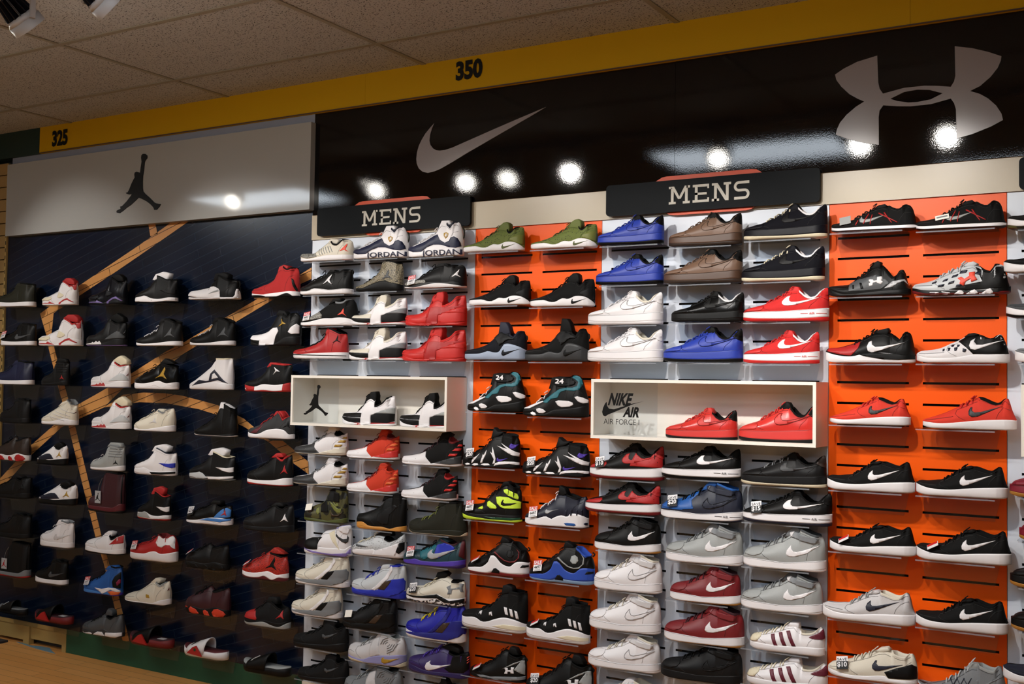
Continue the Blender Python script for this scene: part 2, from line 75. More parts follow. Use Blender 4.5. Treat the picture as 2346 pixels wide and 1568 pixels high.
 'team_mid': {'top': '0,90 0,133 87,147 195,179 272,205 364,237 456,269 547,312 584,383 622,411 682,413 757,373 816,334 846,368 876,396 920,388 957,338 988,253 999,162 1000,78', 'mid': '0,90 172,50 331,51 442,101 552,127 680,122 826,86 938,77 1000,78', 'tongue': '547,312 622,423 757,421 802,382 697,340', 'col': (0.712, 0.891), 'p': [('side_panel', 'navy3', '0,96 0,133 172,126 359,176 525,243 601,252 651,189 737,150 811,170 839,210 893,220 947,197 980,145 988,105 927,86 811,96 665,131 539,136 429,108 331,59 172,59'), ('crest_badge', 'gold', '708,265 749,275 791,260 785,225 749,197 714,229'), ('crest_badge_centre', 'white', '726,256 749,260 773,253 768,232 749,215 730,234')], 'lace': (0.226, 0.547, 5), 'loop': (0.97, 0.325, 0.131), 'text': ('JORDAN', '345,-10 993,70', 'navy3'), 'lcol': 'white'},
 'court_trainer': {'top': '0,79 0,115 124,138 220,171 315,210 409,237 503,276 580,315 658,312 765,284 842,293 918,314 979,306 993,248 1000,155 1000,72', 'mid': '0,54 241,46 362,77 489,70 631,55 780,57 916,66 1000,60', 'tongue': '534,275 596,321 689,317 689,281', 'col': (0.689, 0.933), 'p': [('figure_logo', 'white', '514,118 574,170 602,211 658,266 663,239 646,180 707,119 646,144 609,163 574,140')], 'lace': (0.22, 0.503, 5), 'loop': (0.97, 0.306, 0.059)},
 'texture_high': {'top': '0,62 0,96 158,135 278,185 381,249 466,314 534,392 585,498 653,536 737,546 837,528 953,483 989,442 994,323 1000,191 1000,84', 'mid': '0,62 249,61 411,118 566,168 693,178 808,147 948,119 1000,97', 'tongue': '551,419 585,525 669,546 737,532', 'col': (0.653, 0.95), 'p': [('figure_logo', 'grey4', '629,207 709,271 767,383 783,335 767,269 871,199 758,236')], 'lace': (0.209, 0.534, 5), 'lcol': 'black2'},
 'flow_low': {'top': '0,51 0,90 98,115 205,133 285,174 365,225 457,276 549,326 640,349 718,330 783,306 860,324 936,326 985,287 993,193 998,109 1000,56', 'mid': '0,40 175,33 301,55 424,84 581,86 729,77 878,83 1000,56', 'out': '0,35 234,9 363,27 544,60 729,55 956,20 1000,-7', 'tongue': '497,296 575,357 692,358 757,328 679,310', 'col': (0.666, 0.873), 'p': [('figure_logo', 'white', '843,148 878,178 905,215 932,258 932,221 925,183 968,139 925,162 900,170 872,152'), ('toe_panel', 'elephant', '0,90 175,98 288,110 424,117 436,73 339,67 234,52 108,36')], 'lace': (0.285, 0.523, 5), 'lcol': 'black2'},
 'mesh_mid': {'top': '0,65 0,113 128,125 220,153 311,198 387,243 478,305 568,344 657,341 747,328 820,337 879,370 938,363 967,300 989,208 1000,95', 'mid': '0,48 243,53 388,80 510,102 634,101 748,110 888,103 968,76 1000,39', 'out': '0,6 304,-6 579,-8 719,2 862,25 968,19 1000,-7', 'tongue': '508,299 598,389 732,397 747,345 598,331', 'col': (0.643, 0.894), 'p': [('toe_panel', 'elephant', '193,95 347,179 416,195 476,154 476,108 361,92 228,70'), ('figure_logo', 'coral', '741,145 807,186 841,241 851,206 848,172 900,126 848,155 814,161 777,150')]},
 'basket_high': {'top': '0,78 0,126 108,148 248,171 356,206 464,246 555,304 616,362 646,432 691,464 766,448 871,406 960,370 997,349 1000,268 1000,176 1000,95', 'mid': '0,78 225,67 443,79 723,89 1000,95', 'out': '0,55 303,9 723,5 1000,9', 'tongue': '616,362 646,455 691,468 751,454 691,361', 'col': (0.691, 0.95), 'p': [('figure_logo', 'black2', '812,236 860,270 883,311 902,357 907,311 899,282 942,236 899,259 874,262 847,244'), ('sole_line', 'black2', '0,66 1000,47 1000,38 0,53')], 'lace': (0.325, 0.616, 6), 'lcol': 'black2'},
 'wrap_mid': {'top': '0,105 0,139 89,154 191,160 263,177 336,211 393,250 436,307 479,351 522,385 578,401 649,350 663,260 734,271 818,304 873,348 915,381 957,392 990,381 992,292 994,236 1000,148 1000,70', 'mid': '0,87 253,31 338,25 430,26 652,27 914,28 1000,36', 'tongue': '436,307 465,374 550,441 642,449 663,395 649,260 550,260', 'col': (0.628, 0.929), 'p': [('toe_panel', 'W1', '0,116 0,139 191,147 338,155 443,156 449,99 325,97 175,99'), ('toe_rubber', 'W2', '0,107 207,93 436,90 436,29 325,25 224,33 120,54'), ('side_shell', 'W3', '456,150 469,235 559,246 719,234 976,257 994,236 789,183 625,133 612,21 443,-8 436,32'), ('heel_block', 'W4', '625,128 692,156 914,161 998,159 1000,59 914,33 625,32'), ('quarter_panel', 'W5', '692,161 816,195 953,229 993,239 1000,161'), ('sole_stripe', 'W6', '332,25 436,22 436,-8 332,-9'), ('sole_stripe', 'W6', '622,30 1000,45 1000,31 622,16')], 'lace': (0.321, 0.522, 4)},
 'knit_mid': {'top': '0,50 0,93 126,119 255,143 367,184 463,230 542,282 621,339 683,396 730,427 793,399 839,329 901,319 963,340 1000,352 1000,262 1000,166 1000,94', 'mid': '0,25 275,21 424,15 567,27 745,64 915,83 1000,88', 'tongue': '621,333 683,432 762,446 839,413 746,326', 'col': (0.793, 0.95), 'p': [('toe_panel', 'Y1', '0,50 0,90 227,122 352,147 438,178 467,113 538,49 567,21 424,9 243,13 0,19'), ('heel_sole', 'Y2', '596,34 807,91 1000,142 1000,40 865,27'), ('side_stripe', 'Y3', '839,134 865,167 965,170 946,137'), ('side_stripe', 'Y3', '898,204 927,236 994,236 984,203'), ('side_stripe', 'Y3', '946,263 965,289 1000,288 1000,262')], 'lace': (0.367, 0.652, 5)},
 'strap_high': {'top': '0,87 0,175 78,237 175,273 290,317 386,353 462,402 519,464 557,568 585,625 670,650 820,664 932,642 994,580 999,421 1000,248 1000,133', 'mid': '0,65 275,57 452,47 624,30 841,67 1000,104', 'out': '0,43 275,28 486,13 806,7 1000,32', 'tongue': '576,613 670,655 820,671 932,649 745,609', 'col': (0.745, 0.95), 'p': [('check_mark_logo', 'olive2', '945,355 916,208 841,204 769,256 642,413 731,369 806,316 875,280 919,279'), ('camo_patch', 'olive2', '357,252 409,276 452,178 417,132 365,187'), ('camo_patch', 'olive2', '731,412 806,359 841,390 875,335 806,316'), ('camo_patch', 'brown3', '171,201 215,234 275,210 215,147'), ('camo_patch', 'brown3', '695,208 769,155 875,163 956,223 875,134 731,124')], 'strap': ('624,636 731,613 875,579 884,407 606,418', 'black2'), 'strap2': ('452,337 589,432 642,204 486,194', 'black2')},
 'gum_high': {'top': '0,159 0,212 121,238 237,273 336,306 451,366 532,423 573,490 597,549 694,575 854,585 981,594 996,528 1000,413 1000,273 1000,146', 'mid': '0,87 210,113 327,64 446,53 595,57 749,36 899,73 1000,89', 'out': '0,42 295,40 520,35 671,37 749,17 899,3 1000,13', 'tongue': '532,449 573,541 662,575 758,573', 'col': (0.758, 0.95), 'p': [('side_wave', 'black3', '491,248 671,362 828,424 899,390 749,266 717,110 595,89 505,147')]},
 'curry_high': {'top': '0,82 0,140 82,186 195,206 308,226 407,267 476,329 532,379 567,449 629,471 752,479 889,477 923,440 936,352 970,242 998,129 1000,72', 'mid': '0,71 189,33 371,54 563,61 761,82 923,81 1000,72', 'out': '0,47 157,7 371,-9 563,3 761,3 923,0 1000,55', 'tongue': '504,366 546,459 643,475 725,472', 'col': (0.656, 0.902), 'p': [], 'lace': (0.252, 0.532, 5), 'lcol': 'olive2'},
 'cross_strap': {'top': '0,106 0,189 78,256 204,273 329,290 382,349 453,409 558,431 646,452 751,487 855,522 941,542 997,523 1000,422 1000,289 1000,195', 'mid': '0,93 250,66 385,51 385,132 577,126 811,139 929,133 987,185 1000,195', 'col': (0.716, 0.95), 'p': [('toe_panel', 'black2', '0,120 0,189 175,269 303,287 449,305 393,220 382,91 250,80 0,72'), ('toe_sole', 'lavender', '0,93 250,60 449,42 675,33 951,67 997,143 1000,169 1000,48 951,7 675,0 250,32'), ('check_mark_logo', 'grey5', '705,424 811,339 903,305 956,313 961,373 979,332 975,259 946,233 875,264 759,335')], 'strap': ('811,506 971,546 997,503 956,386 811,446', 'white'), 'strap2': ('577,374 675,428 843,115 691,249', 'cream2')},
 'dotted_low': {'top': '0,59 0,118 107,163 197,194 287,226 377,263 465,305 554,324 612,306 685,254 758,232 845,257 917,297 974,354 995,335 1000,276 1000,207', 'mid': '0,47 195,84 345,86 493,103 534,77 755,154 946,224 1000,219', 'tongue': '451,292 554,359 598,386 758,399 773,308 642,297', 'col': (0.627, 0.95), 'p': [('check_mark_logo', 'grey4', '121,146 273,144 400,137 288,122 161,121'), ('sole_wedge', 'white', '507,81 755,154 946,222 936,155 903,74 892,39 615,26 480,27'), ('heel_pod', 'black2', '946,224 1000,236 1000,127 946,64 903,96')], 'lace': (0.137, 0.495, 5), 'lcol': 'cream2'},
 'galaxy_low': {'top': '0,52 0,111 97,155 194,174 291,182 387,220 482,257 553,302 600,345 670,341 764,311 833,293 902,309 948,346 989,358 998,308 1000,203 1000,108', 'mid': '0,32 203,62 278,79 380,59 543,58 767,77 1000,108', 'out': '0,-3 203,4 435,1 767,16 1000,47', 'tongue': '553,293 612,355 694,357 775,321 694,305', 'col': (0.623, 0.937), 'p': [('heel_panel', 'maroon3', '956,340 988,353 996,308 1000,194 999,118 949,161'), ('cloud_patch', 'teal', '325,170 435,217 543,263 609,259 543,149 435,73 380,97'), ('cloud_patch', 'blue3', '598,267 721,306 835,287 897,254 824,192 721,163 653,110 587,152'), ('check_mark_logo', 'silver', '920,241 744,161 598,100 532,90 484,115 473,153 500,193 543,211 532,176 565,160 631,170')], 'lace': (0.315, 0.553, 4), 'lcol': 'black2'},
 'curry_mid': {'top': '0,110 0,163 113,208 238,225 346,281 439,325 515,367 576,413 637,442 712,444 803,452 907,462 981,446 991,365 995,260 1000,132', 'mid': '0,98 231,74 407,85 572,94 773,119 931,144 1000,109', 'out': '0,50 261,31 544,-1 773,10 859,87 1000,86', 'tongue': '530,368 591,444 682,458 758,454 682,383', 'col': (0.727, 0.944), 'p': [('heel_shell', 'Q1', '565,99 714,234 832,269 982,291 995,248 1000,132 950,81 773,21 572,19 261,36 0,50 231,80 407,85'), ('side_window', 'Q2', '572,111 700,233 818,256 773,194 685,105'), ('eyelet_band', 'Q3', '448,95 544,161 685,289 744,398 729,454 803,455 818,394 744,271 600,143 516,89')], 'lace': (0.285, 0.546, 5)},
 'camo_sole_mid': {'top': '0,111 0,168 95,214 180,229 293,252 404,298 487,346 543,391 611,437 693,451 761,413 829,387 924,386 990,386 996,311 1000,221 1000,132', 'mid': '0,100 173,85 370,108 599,157 730,109 861,112 1000,132', 'out': '0,65 204,33 408,33 599,79 730,20 918,72 1000,76', 'tongue': '501,376 543,492 666,527 734,489 680,416', 'col': (0.789, 0.95), 'p': [('logo_mark', 'grey3', '743,288 810,323 817,274 908,287 939,310 934,360 986,352 979,292 992,224 965,232 944,272 908,270 849,260 842,188 777,179 790,238'), ('sole_band', 'black2', '0,94 204,95 370,108 599,157 810,74 1000,121 1000,71 918,55 730,37 599,96 447,81 204,67')], 'lace': (0.321, 0.543, 5), 'lcol': 'cream2'},
 'night_runner': {'top': '0,76 0,133 117,174 267,205 387,237 491,295 564,338 608,422 667,451 754,439 812,380 870,343 942,374 990,378 1000,285 1000,152', 'mid': '0,53 217,67 431,71 700,91 953,138 1000,130', 'tongue': '549,336 579,429 681,453 783,443 812,358', 'col': (0.783, 0.95), 'p': [('check_mark_logo', 'grey4', '893,291 786,223 673,176 631,193 617,236 645,239 673,220 757,242')], 'lace': (0.267, 0.549, 6), 'lcol': 'black2'},
 'ripple_mid': {'top': '0,114 0,182 81,237 183,245 271,267 343,305 400,335 472,367 543,421 656,447 783,430 867,407 936,416 978,367 992,255 1000,162', 'mid': '0,79 199,59 345,47 462,94 605,132 810,159 930,182 1000,173', 'out': '0,45 199,37 411,10 672,-9 875,18 1000,74 1000,96', 'tongue': '486,369 543,432 670,454 783,430 642,378', 'col': (0.586, 0.922), 'p': [('strap_overlay', 'white2', '462,339 579,385 605,244 645,149 475,101 449,248'), ('check_mark_logo', 'gold', '949,133 810,65 713,30 672,47 666,96 699,128 713,96 796,102'), ('ripple_line', 'grey3', '713,312 725,337 754,351 754,343 732,332 722,313'), ('ripple_line', 'grey3', '672,307 697,357 754,384 754,376 703,352 682,308'), ('ripple_line', 'grey3', '632,302 668,377 754,417 754,409 675,372 641,303'), ('ripple_line', 'grey3', '796,323 783,298 754,284 754,292 776,303 786,322'), ('ripple_line', 'grey3', '836,328 812,279 754,251 754,259 805,283 827,327'), ('ripple_line', 'grey3', '875,332 840,259 754,218 754,226 833,264 866,331'), ('ripple_line', 'grey3', '909,335 867,239 754,185 754,193 860,244 902,335')], 'lace': (0.242, 0.443, 3), 'lcol': 'grey2'},
 'purple_low': {'top': '0,99 0,160 108,208 218,234 315,269 410,321 505,362 573,398 653,382 734,333 827,313 906,334 972,365 994,342 1000,251 1000,154', 'mid': '0,110 186,90 300,64 427,47 678,56 871,72 1000,78', 'out': '0,65 232,32 427,3 678,2 926,2 1000,23', 'tongue': '559,386 640,429 747,438 853,403 880,331 734,354', 'col': (0.68, 0.95), 'p': [('heel_panel', 'black2', '783,288 905,335 983,361 998,328 1000,132 953,87 743,76 665,120 756,176'), ('check_mark_logo', 'white', '776,184 551,100 427,60 383,69 365,105 383,157 440,196 434,163 464,139 614,151'), ('heel_stitch', 'coral', '975,292 998,315 999,306 978,280'), ('heel_stitch', 'coral', '978,259 1000,282 1000,273 981,247'), ('heel_stitch', 'coral', '981,226 1000,249 1000,240 983,214')], 'lace': (0.273, 0.573, 6), 'lcol': 'purple2'},
 'retro_six': {'top': '0,99 0,149 84,175 195,181 306,222 416,271 515,305 559,361 559,446 613,473 808,399 893,356 979,411 1000,413 1000,357 1000,218 1000,92', 'mid': '0,77 284,69 441,19 610,40 752,103 905,116 1000,92', 'out': '0,27 327,-2 591,-6 891,-10 1000,1', 'tongue': '580,452 700,513 850,511 957,453 979,383 829,385', 'col': (0.635, 0.95), 'p': [('sole_flash', 'K', '601,-2 610,40 752,103 854,123 977,55 973,41 854,88 774,81 670,40 660,-2'), ('toe_flash', 'K', '0,34 240,41 327,40 346,68 515,12 327,26'), ('side_mesh', 'mesh', '563,146 591,244 731,194 742,166 620,124'), ('toe_mesh', 'mesh', '0,99 262,147 365,153 403,118 327,83'), ('collar_panel', 'K', '919,353 944,360 1000,413 1000,357 1000,287 969,278')], 'tcol': 'K'},
 'retro_four': {'top': '0,157 0,216 128,278 270,356 384,441 440,541 496,641 581,675 693,634 832,567 970,557 1000,574 1000,478 1000,287 1000,172', 'mid': '0,138 261,152 368,169 515,101 720,86 918,118 1000,115', 'out': '0,40 318,21 565,8 775,23 1000,29', 'tongue': '412,578 496,718 693,769 859,722 832,586 637,535', 'col': (0.553, 0.95), 'p': [('toe_wing', 'T1', '0,60 0,108 261,152 343,177 418,143 515,34 393,16 233,34'), ('heel_wing', 'T2', '680,304 918,299 1000,316 1000,211 966,195 829,237'), ('sole_band', 'white', '491,71 720,76 1000,105 1000,58 775,23 540,16')], 'lace': (0.1, 0.412, 4), 'tcol': 'T3', 'lcol': 'black2'},
 'retro_five': {'top': '0,104 0,170 69,211 218,221 341,288 464,371 525,453 549,534 659,502 828,422 972,439 998,423 1000,327 1000,213 1000,116', 'mid': '0,87 262,81 483,52 656,78 861,130 1000,124', 'out': '0,38 262,7 589,9 1000,11', 'tongue': '586,518 707,584 804,616 972,535 998,456 828,422', 'col': (0.659, 0.95), 'p': [('sole_flames', 'K', '0,29 262,48 299,73 334,54 377,91 420,67 462,92 514,28 334,25'), ('side_mesh', 'grey1', '589,118 701,192 883,275 946,260 1000,181 1000,141 819,137'), ('figure_logo', 'maroon3', '978,221 993,261 998,302 1000,262 1000,221 998,242')], 'tcol': 'cream2'},
 'retro_mid': {'top': '0,112 0,172 168,219 305,243 413,293 508,360 562,427 683,442 843,431 989,396 1000,356 1000,222 1000,88', 'mid': '0,112 378,77 732,77 1000,88', 'out': '0,26 609,-2 1000,-2', 'tongue': '468,343 575,443 736,449 816,415 656,375', 'col': (0.683, 0.95), 'p': [('check_mark_logo', 'S', '984,220 835,168 633,119 562,119 543,153 585,212 620,220 633,178 759,185')], 'lace': (0.168, 0.468, 5)},
 'flight_high': {'top': '0,73 0,124 140,165 283,208 406,264 507,321 547,407 587,472 687,477 807,454 926,409 991,366 997,245 1000,131 1000,74', 'mid': '0,73 241,36 519,43 801,70 1000,81', 'out': '0,44 341,7 704,-1 1000,17', 'tongue': '507,364 567,479 687,489 787,461 627,406', 'col': (0.667, 0.95), 'p': [('figure_logo', 'grey4', '722,143 801,214 874,313 891,270 874,213 950,142 874,177 821,178')], 'lace': (0.222, 0.527, 5), 'lcol': 'white'},
 'retro_twelve': {'top': '0,70 0,128 132,158 257,180 363,195 468,211 503,285 573,333 642,368 746,326 849,286 917,283 968,269 987,170 998,123 1000,98', 'mid': '0,51 340,17 525,14 717,48 734,22 951,20 1000,123', 'tongue': '503,285 538,397 711,415 814,374 797,287 642,305', 'col': (0.608, 0.883), 'p': [('toe_overlay', 'white', '0,70 0,125 254,139 371,161 464,182 588,194 685,160 717,122 726,23 495,15 307,24'), ('heel_panel', 'white', '979,145 1000,148 1000,49 1000,-13 734,-27 734,22 951,20 972,58'), ('toe_stripe', 'grey2', '502,77 588,113 685,142 709,116 588,94')], 'loop': (0.97, 0.269, 0.099), 'text': ('23', '993,75 1000,123', 'black2')},
 'retro_seven': {'top': '0,86 0,150 146,177 279,223 393,261 487,314 544,382 581,479 656,532 749,486 823,456 915,480 992,437 1000,314 1000,175 1000,78', 'mid': '0,79 330,43 432,55 583,66 849,87 1000,85', 'out': '0,43 330,29 482,-16 617,3 849,59 968,-9 1000,-19', 'tongue': '544,354 600,506 693,538 804,512 767,416', 'col': (0.693, 0.933), 'p': [('heel_panel', 'black2', '910,308 948,281 991,145 1000,92 984,89 948,170')]},
 'retro_fourteen': {'top': '0,97 0,161 154,178 305,219 418,287 474,384 530,480 623,555 715,491 807,448 898,515 971,486 1000,420 1000,282 1000,145', 'mid': '0,83 263,19 571,18 782,128 1000,145', 'tongue': '530,480 586,562 715,546 789,462', 'col': (0.678, 0.898), 'p': [('toe_overlay', 'white', '0,111 0,161 282,172 438,219 537,274 622,281 657,225 605,129 571,11 282,-7 301,74 159,82'), ('heel_wing', 'white', '851,210 899,278 969,341 998,309 1000,186 912,175'), ('figure_logo', 'gold', '648,294 692,349 674,418 718,376 800,334 727,335')], 'loop': (0.97, 0.447, 0.069)},
 'pro_mid': {'top': '0,90 0,161 137,191 272,235 387,293 482,379 530,463 596,478 765,472 933,458 992,452 1000,411 1000,272 1000,160', 'mid': '0,104 305,79 494,124 721,114 910,130 1000,160', 'out': '0,47 324,16 511,26 739,13 1000,35', 'tongue': '482,407 558,492 709,492 672,436', 'col': (0.596, 0.95), 'p': [('toe_sole', 'red3', '0,161 0,118 324,79 324,16 183,21 0,90'), ('heel_sole', 'red3', '910,130 1000,160 1000,21 897,12'), ('figure_logo', 'white', '694,288 739,351 703,414 758,379 839,338 758,344')], 'loop': (0.97, 0.453, 0.07)},
 'tall_white': {'top': '0,59 0,104 165,166 292,257 417,347 521,422 604,526 645,538 850,534 981,535 990,454 995,308 1000,191 1000,88', 'mid': '0,44 346,93 530,117 720,127 908,108 1000,95', 'col': (0.645, 0.95), 'p': [('side_flash', 'navy2', '173,60 346,167 493,146 558,155 586,273 662,348 761,275 964,109 761,165 586,133 346,93'), ('side_cutout', 'white', '623,178 633,259 672,289 771,209')]},
 'blade_high': {'top': '0,68 72,118 223,177 351,249 457,328 541,406 594,513 646,590 751,577 917,506 958,388 990,269 999,149 1000,59', 'mid': '0,61 340,25 622,19 824,41 1000,52', 'out': '0,38 340,2 622,-4 1000,14', 'tongue': '583,453 636,605 751,577 917,506 896,386 751,367', 'col': (0.73, 0.938), 'p': [], 'lace': (0.18, 0.541, 5), 'tcol': 'white', 'lcol': 'black2'},
 'breaker_low': {'top': '0,124 52,165 194,206 335,270 454,333 573,395 633,456 711,473 790,402 829,330 907,390 983,407 996,363 1000,218 1000,116', 'mid': '0,102 304,66 519,146 740,175 888,151 954,87 1000,86', 'tongue': '573,395 633,470 731,480 800,416 809,315 692,340', 'col': (0.672, 0.907), 'p': [('lace_panel', 'maroon3', '164,90 264,153 413,246 377,156 304,88'), ('figure_logo', 'black2', '862,194 917,246 938,298 949,254 974,196 931,225')], 'lace': (0.315, 0.573, 5), 'tcol': 'red3', 'lcol': 'red3'},
 'plain_trainer': {'top': '0,71 0,125 141,184 276,234 387,283 498,332 608,373 695,352 804,325 891,388 977,397 996,315 1000,195 1000,120', 'mid': '0,56 319,25 552,48 820,86 1000,112', 'tongue': '542,333 630,389 761,384 804,333', 'col': (0.63, 0.913), 'p': [('figure_logo', 'white2', '494,137 572,169 611,231 631,186 672,142 591,154')], 'lace': (0.164, 0.52, 5)},
 'striped_mid': {'top': '0,79 0,139 135,187 296,277 429,349 535,403 667,457 772,519 876,462 954,396 1000,388 1000,295 1000,177 1000,92', 'mid': '0,70 386,60 712,128 949,109 1000,92', 'tongue': '482,368 588,447 746,493 798,443', 'col': (0.772, 0.95), 'p': [('figure_logo', 'maroon3', '970,228 995,270 999,329 1000,287 1000,228 997,248'), ('rib_line', 'white2', '477,275 919,185 919,175 477,265'), ('rib_line', 'white2', '432,223 884,133 884,123 432,212'), ('rib_line', 'white2', '592,337 981,245 981,235 592,327'), ('rib_line', 'white2', '340,178 789,88 789,78 340,167')]},
 'low_retro': {'top': '0,71 0,120 122,156 249,222 402,304 553,386 628,391 728,332 852,324 951,378 994,387 1000,298 1000,170 1000,122', 'mid': '0,63 349,99 522,84 799,110 1000,130', 'out': '0,22 436,15 888,3 1000,10', 'tongue': '553,338 628,407 778,456 927,392 803,321 653,328', 'col': (0.653, 0.95), 'p': [('toe_overlay', 'navy2', '0,79 0,128 303,172 436,212 544,215 610,186 679,118 436,96 252,88'), ('figure_logo', 'gold', '762,147 834,200 866,274 888,227 936,157 866,186')], 'loop': (0.97, 0.371, 0.064), 'tcol': 'black2'},
 'padded_high': {'top': '0,74 0,149 135,205 275,249 386,309 497,416 525,528 580,549 746,546 937,518 1000,510 1000,382 1000,236 1000,126', 'mid': '0,56 429,50 806,95 1000,117', 'tongue': '497,508 608,605 909,599 986,511 800,521', 'col': (0.608, 0.95), 'p': [('figure_logo', 'black2', '793,140 856,189 868,235 892,190 937,137 880,162'), ('pad_seam', 'grey3', '617,480 975,474 975,463 617,469'), ('pad_seam', 'grey3', '617,425 975,420 975,409 617,414'), ('pad_seam', 'grey3', '617,370 975,365 975,354 617,359'), ('pad_seam', 'grey3', '617,315 975,310 975,299 617,304')], 'lace': (0.0, 0.386, 3), 'lcol': 'white'},
 'high_boot': {'top': '0,125 0,248 147,306 305,342 411,418 437,594 398,748 489,805 749,802 991,772 1000,762 1000,590 1000,418 1000,280 1000,160', 'mid': '0,108 290,107 477,101 662,95 835,107 960,180 1000,177', 'out': '0,55 363,33 710,12 1000,40', 'col': (0.515, 0.95), 'p': [('side_seam', 'V', '966,772 981,767 990,196 974,189')], 'hangtag': 1},
 'team_low': {'top': '0,119 0,176 105,227 251,261 397,295 520,355 582,416 643,450 725,428 806,393 886,442 947,433 991,366 999,294 1000,182', 'mid': '0,104 281,108 431,113 539,149 649,165 766,134 936,160 1000,176', 'col': (0.643, 0.886), 'p': [('ankle_panel', 'white', '649,361 707,449 766,454 861,392 936,444 972,423 987,353 995,226 976,242 936,292 861,288 786,240 707,254 649,305')], 'lace': (0.231, 0.561, 4), 'lcol': 'red3'},
 'low_two': {'top': '0,90 0,169 119,233 263,269 407,305 502,376 620,409 691,360 738,286 831,309 924,364 993,375 1000,342 1000,272 1000,210', 'mid': '0,106 212,111 416,82 645,76 934,106 1000,116', 'out': '0,42 311,26 645,13 1000,23', 'tongue': '502,360 620,424 738,411 714,331', 'col': (0.667, 0.95), 'p': [('heel_panel', 'red3', '722,183 946,354 992,370 1000,334 1000,225')]},
 'flight_low': {'top': '0,-23 0,48 118,103 283,142 406,197 528,265 609,315 690,344 770,304 870,274 950,323 992,332 999,281 1000,171 1000,89', 'mid': '0,-37 333,-30 511,-20 695,5 884,66 1000,89', 'tongue': '589,285 710,360 850,354 810,295', 'col': (0.73, 0.95), 'p': [('gold_clip', 'gold', '583,131 648,124 667,85 592,84'), ('figure_logo', 'maroon3', '981,204 991,230 993,256 996,228 1000,199 992,215')]},
 'thirteen_low': {'top': '0,100 0,166 134,228 263,269 392,309 483,345 574,381 629,335 719,326 827,344 916,367 991,373 1000,293 1000,203 1000,114', 'mid': '0,74 293,96 458,80 620,90 794,122 1000,89', 'col': (0.647, 0.95), 'p': [('sole_pod', 'K', '0,127 0,87 174,74 0,61'), ('sole_pod', 'K', '191,57 238,89 361,64 427,13 293,-1 217,22'), ('sole_pod', 'K', '519,54 555,70 620,51 654,-3 539,-8'), ('sole_pod', 'K', '714,49 758,92 844,105 941,77 973,38 941,7 740,-12')], 'lace': (0.245, 0.483, 4), 'lcol': 'black2'},
 'curve_low': {'top': '0,101 0,167 118,242 227,268 334,321 442,385 513,446 584,467 690,427 795,361 882,345 952,379 995,341 1000,248 1000,158', 'mid': '0,61 229,78 367,94 526,123 689,102 858,96 1000,145', 'out': '0,61 187,45 367,68 526,90 689,50 858,37 1000,113', 'tongue': '477,416 548,509 725,522 760,409 619,406', 'col': (0.619, 0.917), 'p': [('toe_panel', 'red3', '0,127 0,174 247,276 319,246 383,135 367,104 208,114'), ('figure_logo', 'red3', '783,165 874,252 902,325 912,255 949,179 881,214')], 'lace': (0.263, 0.495, 4), 'lcol': 'black2'},
 'lug_low': {'top': '0,62 0,129 126,193 248,221 370,276 490,344 590,369 650,350 769,311 867,363 965,388 990,323 998,215 1000,110', 'mid': '0,62 272,72 453,79 628,124 759,87 940,79 1000,90', 'tongue': '570,353 650,468 749,440 769,351', 'col': (0.63, 0.946), 'p': [('sole_lug', 'white', '0,41 0,8 0,-30 0,8'), ('sole_lug', 'white', '0,-32 312,37 383,19 331,-7 206,-10'), ('sole_lug', 'white', '401,8 504,65 610,69 665,4 539,-4'), ('sole_lug', 'white', '674,5 702,67 927,85 1000,90 998,33 914,0')], 'lace': (0.248, 0.57, 4), 'lcol': 'black2'},
 'shell_mid': {'top': '0,121 0,180 152,245 272,301 411,358 529,427 588,468 744,446 899,418 988,382 998,264 1000,163 1000,106', 'mid': '0,121 175,101 376,100 534,127 679,148 847,106 1000,128', 'out': '0,62 263,24 481,36 588,67 754,11 898,67 1000,49', 'tongue': '608,463 725,546 841,513 976,454 803,437', 'col': (0.647, 0.95), 'p': [('figure_logo', 'black2', '596,191 697,250 754,341 793,395 812,347 783,272 865,179 754,227 697,221')], 'lace': (0.232, 0.51, 4), 'lcol': 'red3'},
 'force_low': {'top': '0,89 0,157 148,207 295,251 422,301 513,347 603,407 674,425 746,390 852,358 923,403 988,433 1000,417 1000,338 1000,233 1000,128', 'mid': '0,76 331,64 674,74 905,111 1000,114', 'out': '0,35 412,16 708,11 1000,16', 'tongue': '549,376 674,445 781,446 852,398', 'col': (0.692, 0.95), 'p': [('figure_logo', 'white', '837,166 885,209 918,295 925,250 967,171 912,203')], 'lace': (0.277, 0.567, 4), 'lcol': 'black2'},
 'team_runner': {'top': '0,46 0,118 93,172 215,224 356,263 476,299 555,347 654,382 733,331 831,296 909,316 984,321 1000,276 1000,206 1000,108', 'mid': '0,39 316,57 493,90 673,120 861,122 1000,108', 'out': '0,3 316,-14 493,34 692,40 861,25 1000,52', 'tongue': '515,330 615,401 772,404 792,336', 'col': (0.694, 0.95), 'p': [('heel_panel', 'blue4', '701,118 843,247 935,300 997,263 1000,150 976,137'), ('sole_insert', 'blue4', '406,63 582,103 1000,115 1000,87 861,53 618,63'), ('figure_logo', 'red3', '861,164 915,209 922,265 935,224 962,161 922,188')], 'lace': (0.255, 0.535, 4), 'lcol': 'black2'},
